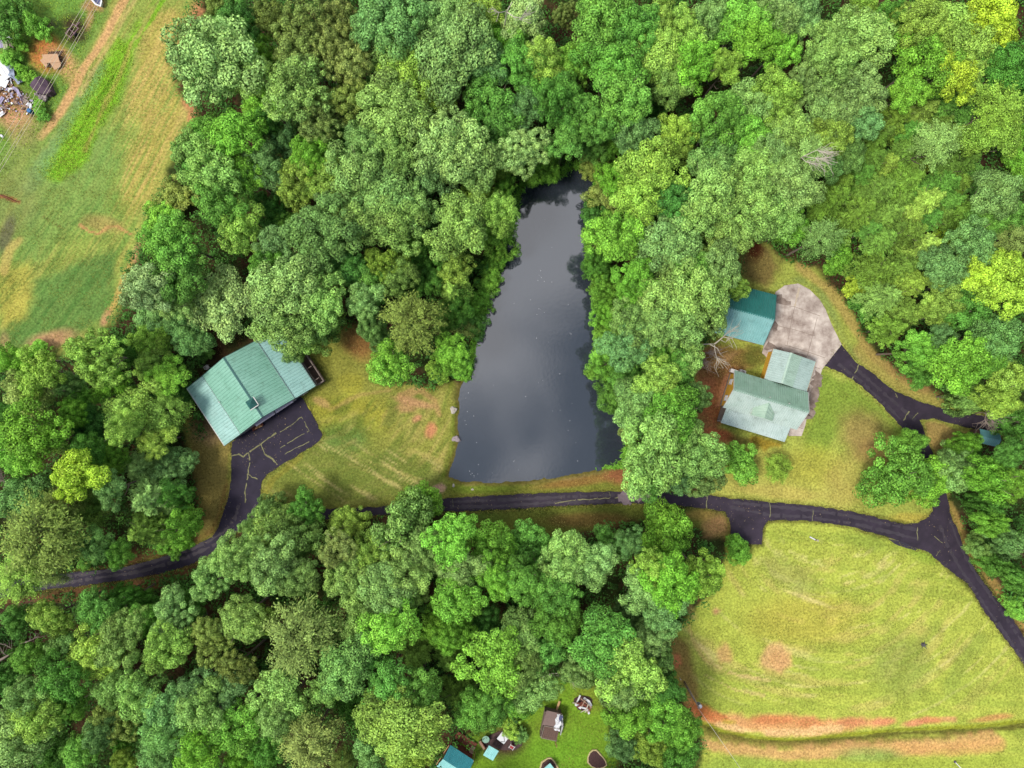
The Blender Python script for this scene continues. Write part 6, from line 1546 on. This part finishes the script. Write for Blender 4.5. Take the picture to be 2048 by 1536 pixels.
# ---- every crown gets a label of its own
PL = np.array([(a, b) for a, b, _ in PLACES], float)
def base_label(q):
    sz = next(w for lim, w in SIZEW if q['rp'] <= lim)
    i = int(np.argmin(np.hypot(PL[:, 0]-q['px'], PL[:, 1]-q['py'])))
    kindw = {'shrub': 'shrub', 'ever': 'feathery evergreen', 'broad': 'airy fine-leaved tree' if 'F' in q['k'] else 'low tree' if q['k'] == 'u' else 'tree'}[q['n']]
    if q['n'] == 'shrub': sz = 'small' if q['rp'] < 24 else 'big'
    return f"{sz} {COLW[q['c']]} {kindw} {PLACES[i][2]}"
from collections import defaultdict
byl = defaultdict(list)
for q in trees: byl[base_label(q)].append(q)
ORD = ['first', 'second', 'third', 'fourth', 'fifth', 'sixth']
for l, g in byl.items():
    if len(g) == 1: names = [l]
    else:
        xs = [q['px'] for q in g]; ys = [q['py'] for q in g]
        hor = max(xs)-min(xs) >= max(ys)-min(ys)
        g.sort(key=lambda q: q['px'] if hor else q['py'])
        if len(g) == 2: w = ['the left one', 'the right one'] if hor else ['the upper one', 'the lower one']
        elif len(g) == 3: w = ['leftmost', 'middle one', 'rightmost'] if hor else ['topmost', 'middle one', 'lowest']
        else: w = [f'{ORD[i]} from {"left" if hor else "top"}' for i in range(len(g))]
        names = [f'{l}, {x}' for x in w]
    for q, nm in zip(g, names): tag(q['o'], nm, NAMES[q['n']][1], NAMES[q['n']][2])

# ================================================================== UNDERGROWTH AND GRASS
def sample_ground(n, weight, rng):
    ix = (gx > -76) & (gx < 76); iy = (gy > -58) & (gy < 58)
    W = weight[np.ix_(iy, ix)].ravel().clip(0); cs = np.cumsum(W)
    k = np.searchsorted(cs, rng.uniform(0, cs[-1], n)); nx = ix.sum()
    yy, xx = np.divmod(k, nx); X = gx[ix][xx] + rng.uniform(-.14, .14, n); Y = gy[iy][yy] + rng.uniform(-.14, .14, n)
    Z = GZ[np.ix_(iy, ix)].ravel()[k]; C = g_col[np.ix_(iy, ix)].reshape(-1, 3)[k]
    return X, Y, Z, C
rng = np.random.default_rng(55)
# keep plants off the buildings' footprints
for ox, oy, rad in ((-35.7, -0.43, 8.5), (34.6, -3.0, 6.5), (32.2, 9.5, 5.0)):
    WOOD = WOOD*(np.hypot(GX-ox, GY-oy) > rad)
edge = sstep(0.5, 1.0, WOOD)
n = 9500
X, Y, Z, C = sample_ground(n, edge*(0.25+fbm(GX*0.2, GY*0.2, 71)), rng)
per = 34
rad = rng.uniform(0.5, 1.5, n); hgt = rng.uniform(0.4, 3.4, n)
d = rnd3(n*per, rng); d[:, 2] = np.abs(d[:, 2])
cen = np.stack([X, Y, Z + hgt*0.5], 1)
P = np.repeat(cen, per, 0) + d*np.stack([np.repeat(rad, per), np.repeat(rad, per), np.repeat(hgt*0.5, per)], 1)*rng.uniform(0.5, 1.05, (n*per, 1))
s = rng.uniform(0.09, 0.2, n*per)
und = cards(P, d*0.6 + np.array([0, 0, 0.5]) + rnd3(n*per, rng)*0.6, rnd3(n*per, rng), s, s*0.6, np.repeat(rng.normal(0.45, 0.15, n), per) + rng.normal(0, 0.12, n*per), np.repeat(rng.uniform(0, 0.6, n), per), 'undergrowth')
uo = tag(link('undergrowth', und), 'low green undergrowth on the brown woodland floor', 'undergrowth', kind='stuff'); uo.color = (*(LEAF['d']*0.7), 1)  # leaf colour darkened for the shade under the canopy
# long grass and weeds in the hayfield strip and round the scrap yard
def blades(name, n, weight, ln, label, col, seed, tilt=0.7):
    rng = np.random.default_rng(seed)
    X, Y, Z, C = sample_ground(n, weight, rng)
    L = rng.uniform(*ln, n); a = rng.uniform(0, 6.28, n)
    T = np.stack([np.cos(a)*tilt, np.sin(a)*tilt, rng.uniform(0.4, 1, n)], 1)
    N = np.stack([-np.cos(a)*0.7, -np.sin(a)*0.7, np.full(n, 0.8)], 1) + rng.normal(0, 0.3, (n, 3))
    P = np.stack([X, Y, Z + L*0.45], 1)
    me = cards(P, N, T, L, L*rng.uniform(0.12, 0.22, n), rng.normal(0.5, 0.18, n), rng.uniform(0, 0.6, n), name)
    o = tag(link(name, me), label, 'grass', kind='stuff'); o.color = (*col, 1); return o
blades('tall_grass', 7000, TALL, (0.12, 0.25), 'long bright grass and weeds in the hayfield strip and scrap yard', gcol(160,196,66), 5, 1.3)
bank = np.exp(-((pd-5)/6.0)**2)*(PY < 940)
bank = bank*((PY < 760) | (PX > 1150))
blades('bank_weeds', 9000, bank, (0.2, 0.45), 'bright weeds along the edge of the pond', LEAF['l']*0.9, 6)
lanew = np.zeros(GX.shape)
for poly in (LANE_LOT, LANE_MID):
    e = sdf(poly, PX, PY); lanew = np.maximum(lanew, np.exp(-((e-2.5)/2.5)**2))
blades('verge_grass', 16000, lanew, (0.08, 0.2), 'short grass creeping over the edges of the driveways', gcol(150,150,74), 8)
lawnw = (1-sstep(0.0, 0.2, WOOD))*(pd > 8)*(np.abs(GX) < 74)*(np.abs(GY) < 56)
for poly in (LANE_LOT, LANE_MID, PAD): lawnw = lawnw*(sdf(poly, PX, PY) > 3)
lawnw = lawnw*sstep(0.45, 0.62, fbm(GX*0.6, GY*0.6, 121))
green = (g_col[..., 1] > g_col[..., 0]*0.93)
blades('grass_tufts', 60000, lawnw*green, (0.06, 0.15), 'short tufts of grass over the lawns and fields', gcol(146,156,70), 9)
blades('grass_tufts', 14000, lawnw*(~green), (0.06, 0.14), 'dry straw-coloured tufts over the worn lawns and fields', gcol(190,176,100), 10)
print('TREES', len(trees), {k: sum(q['n'] == k for q in trees) for k in NAMES})

# fallen leaves and grit on the driveways
rng = np.random.default_rng(77); n = 500
onl = np.zeros(GX.shape)
for poly in (LANE_LOT, LANE_MID): onl = np.maximum(onl, sdf(poly, PX, PY) < -4)
X, Y, Z, C = sample_ground(n, onl*sstep(0.35, 0.7, fbm(GX*0.3, GY*0.3, 141)), rng)
lt = cards(np.stack([X, Y, np.full(n, 0.048)], 1), np.array([0, 0, 1.0]) + rng.normal(0, .06, (n, 3)), rnd3(n, rng), rng.uniform(.03, .1, n), rng.uniform(.02, .07, n), rng.normal(.5, .25, n), rng.uniform(0, 1, n), 'leaf_litter')
o = tag(link('leaf_litter', lt), 'dry leaves and grit scattered on the dark driveways', 'litter', kind='stuff'); o.color = (*gcol(128, 116, 98), 1)
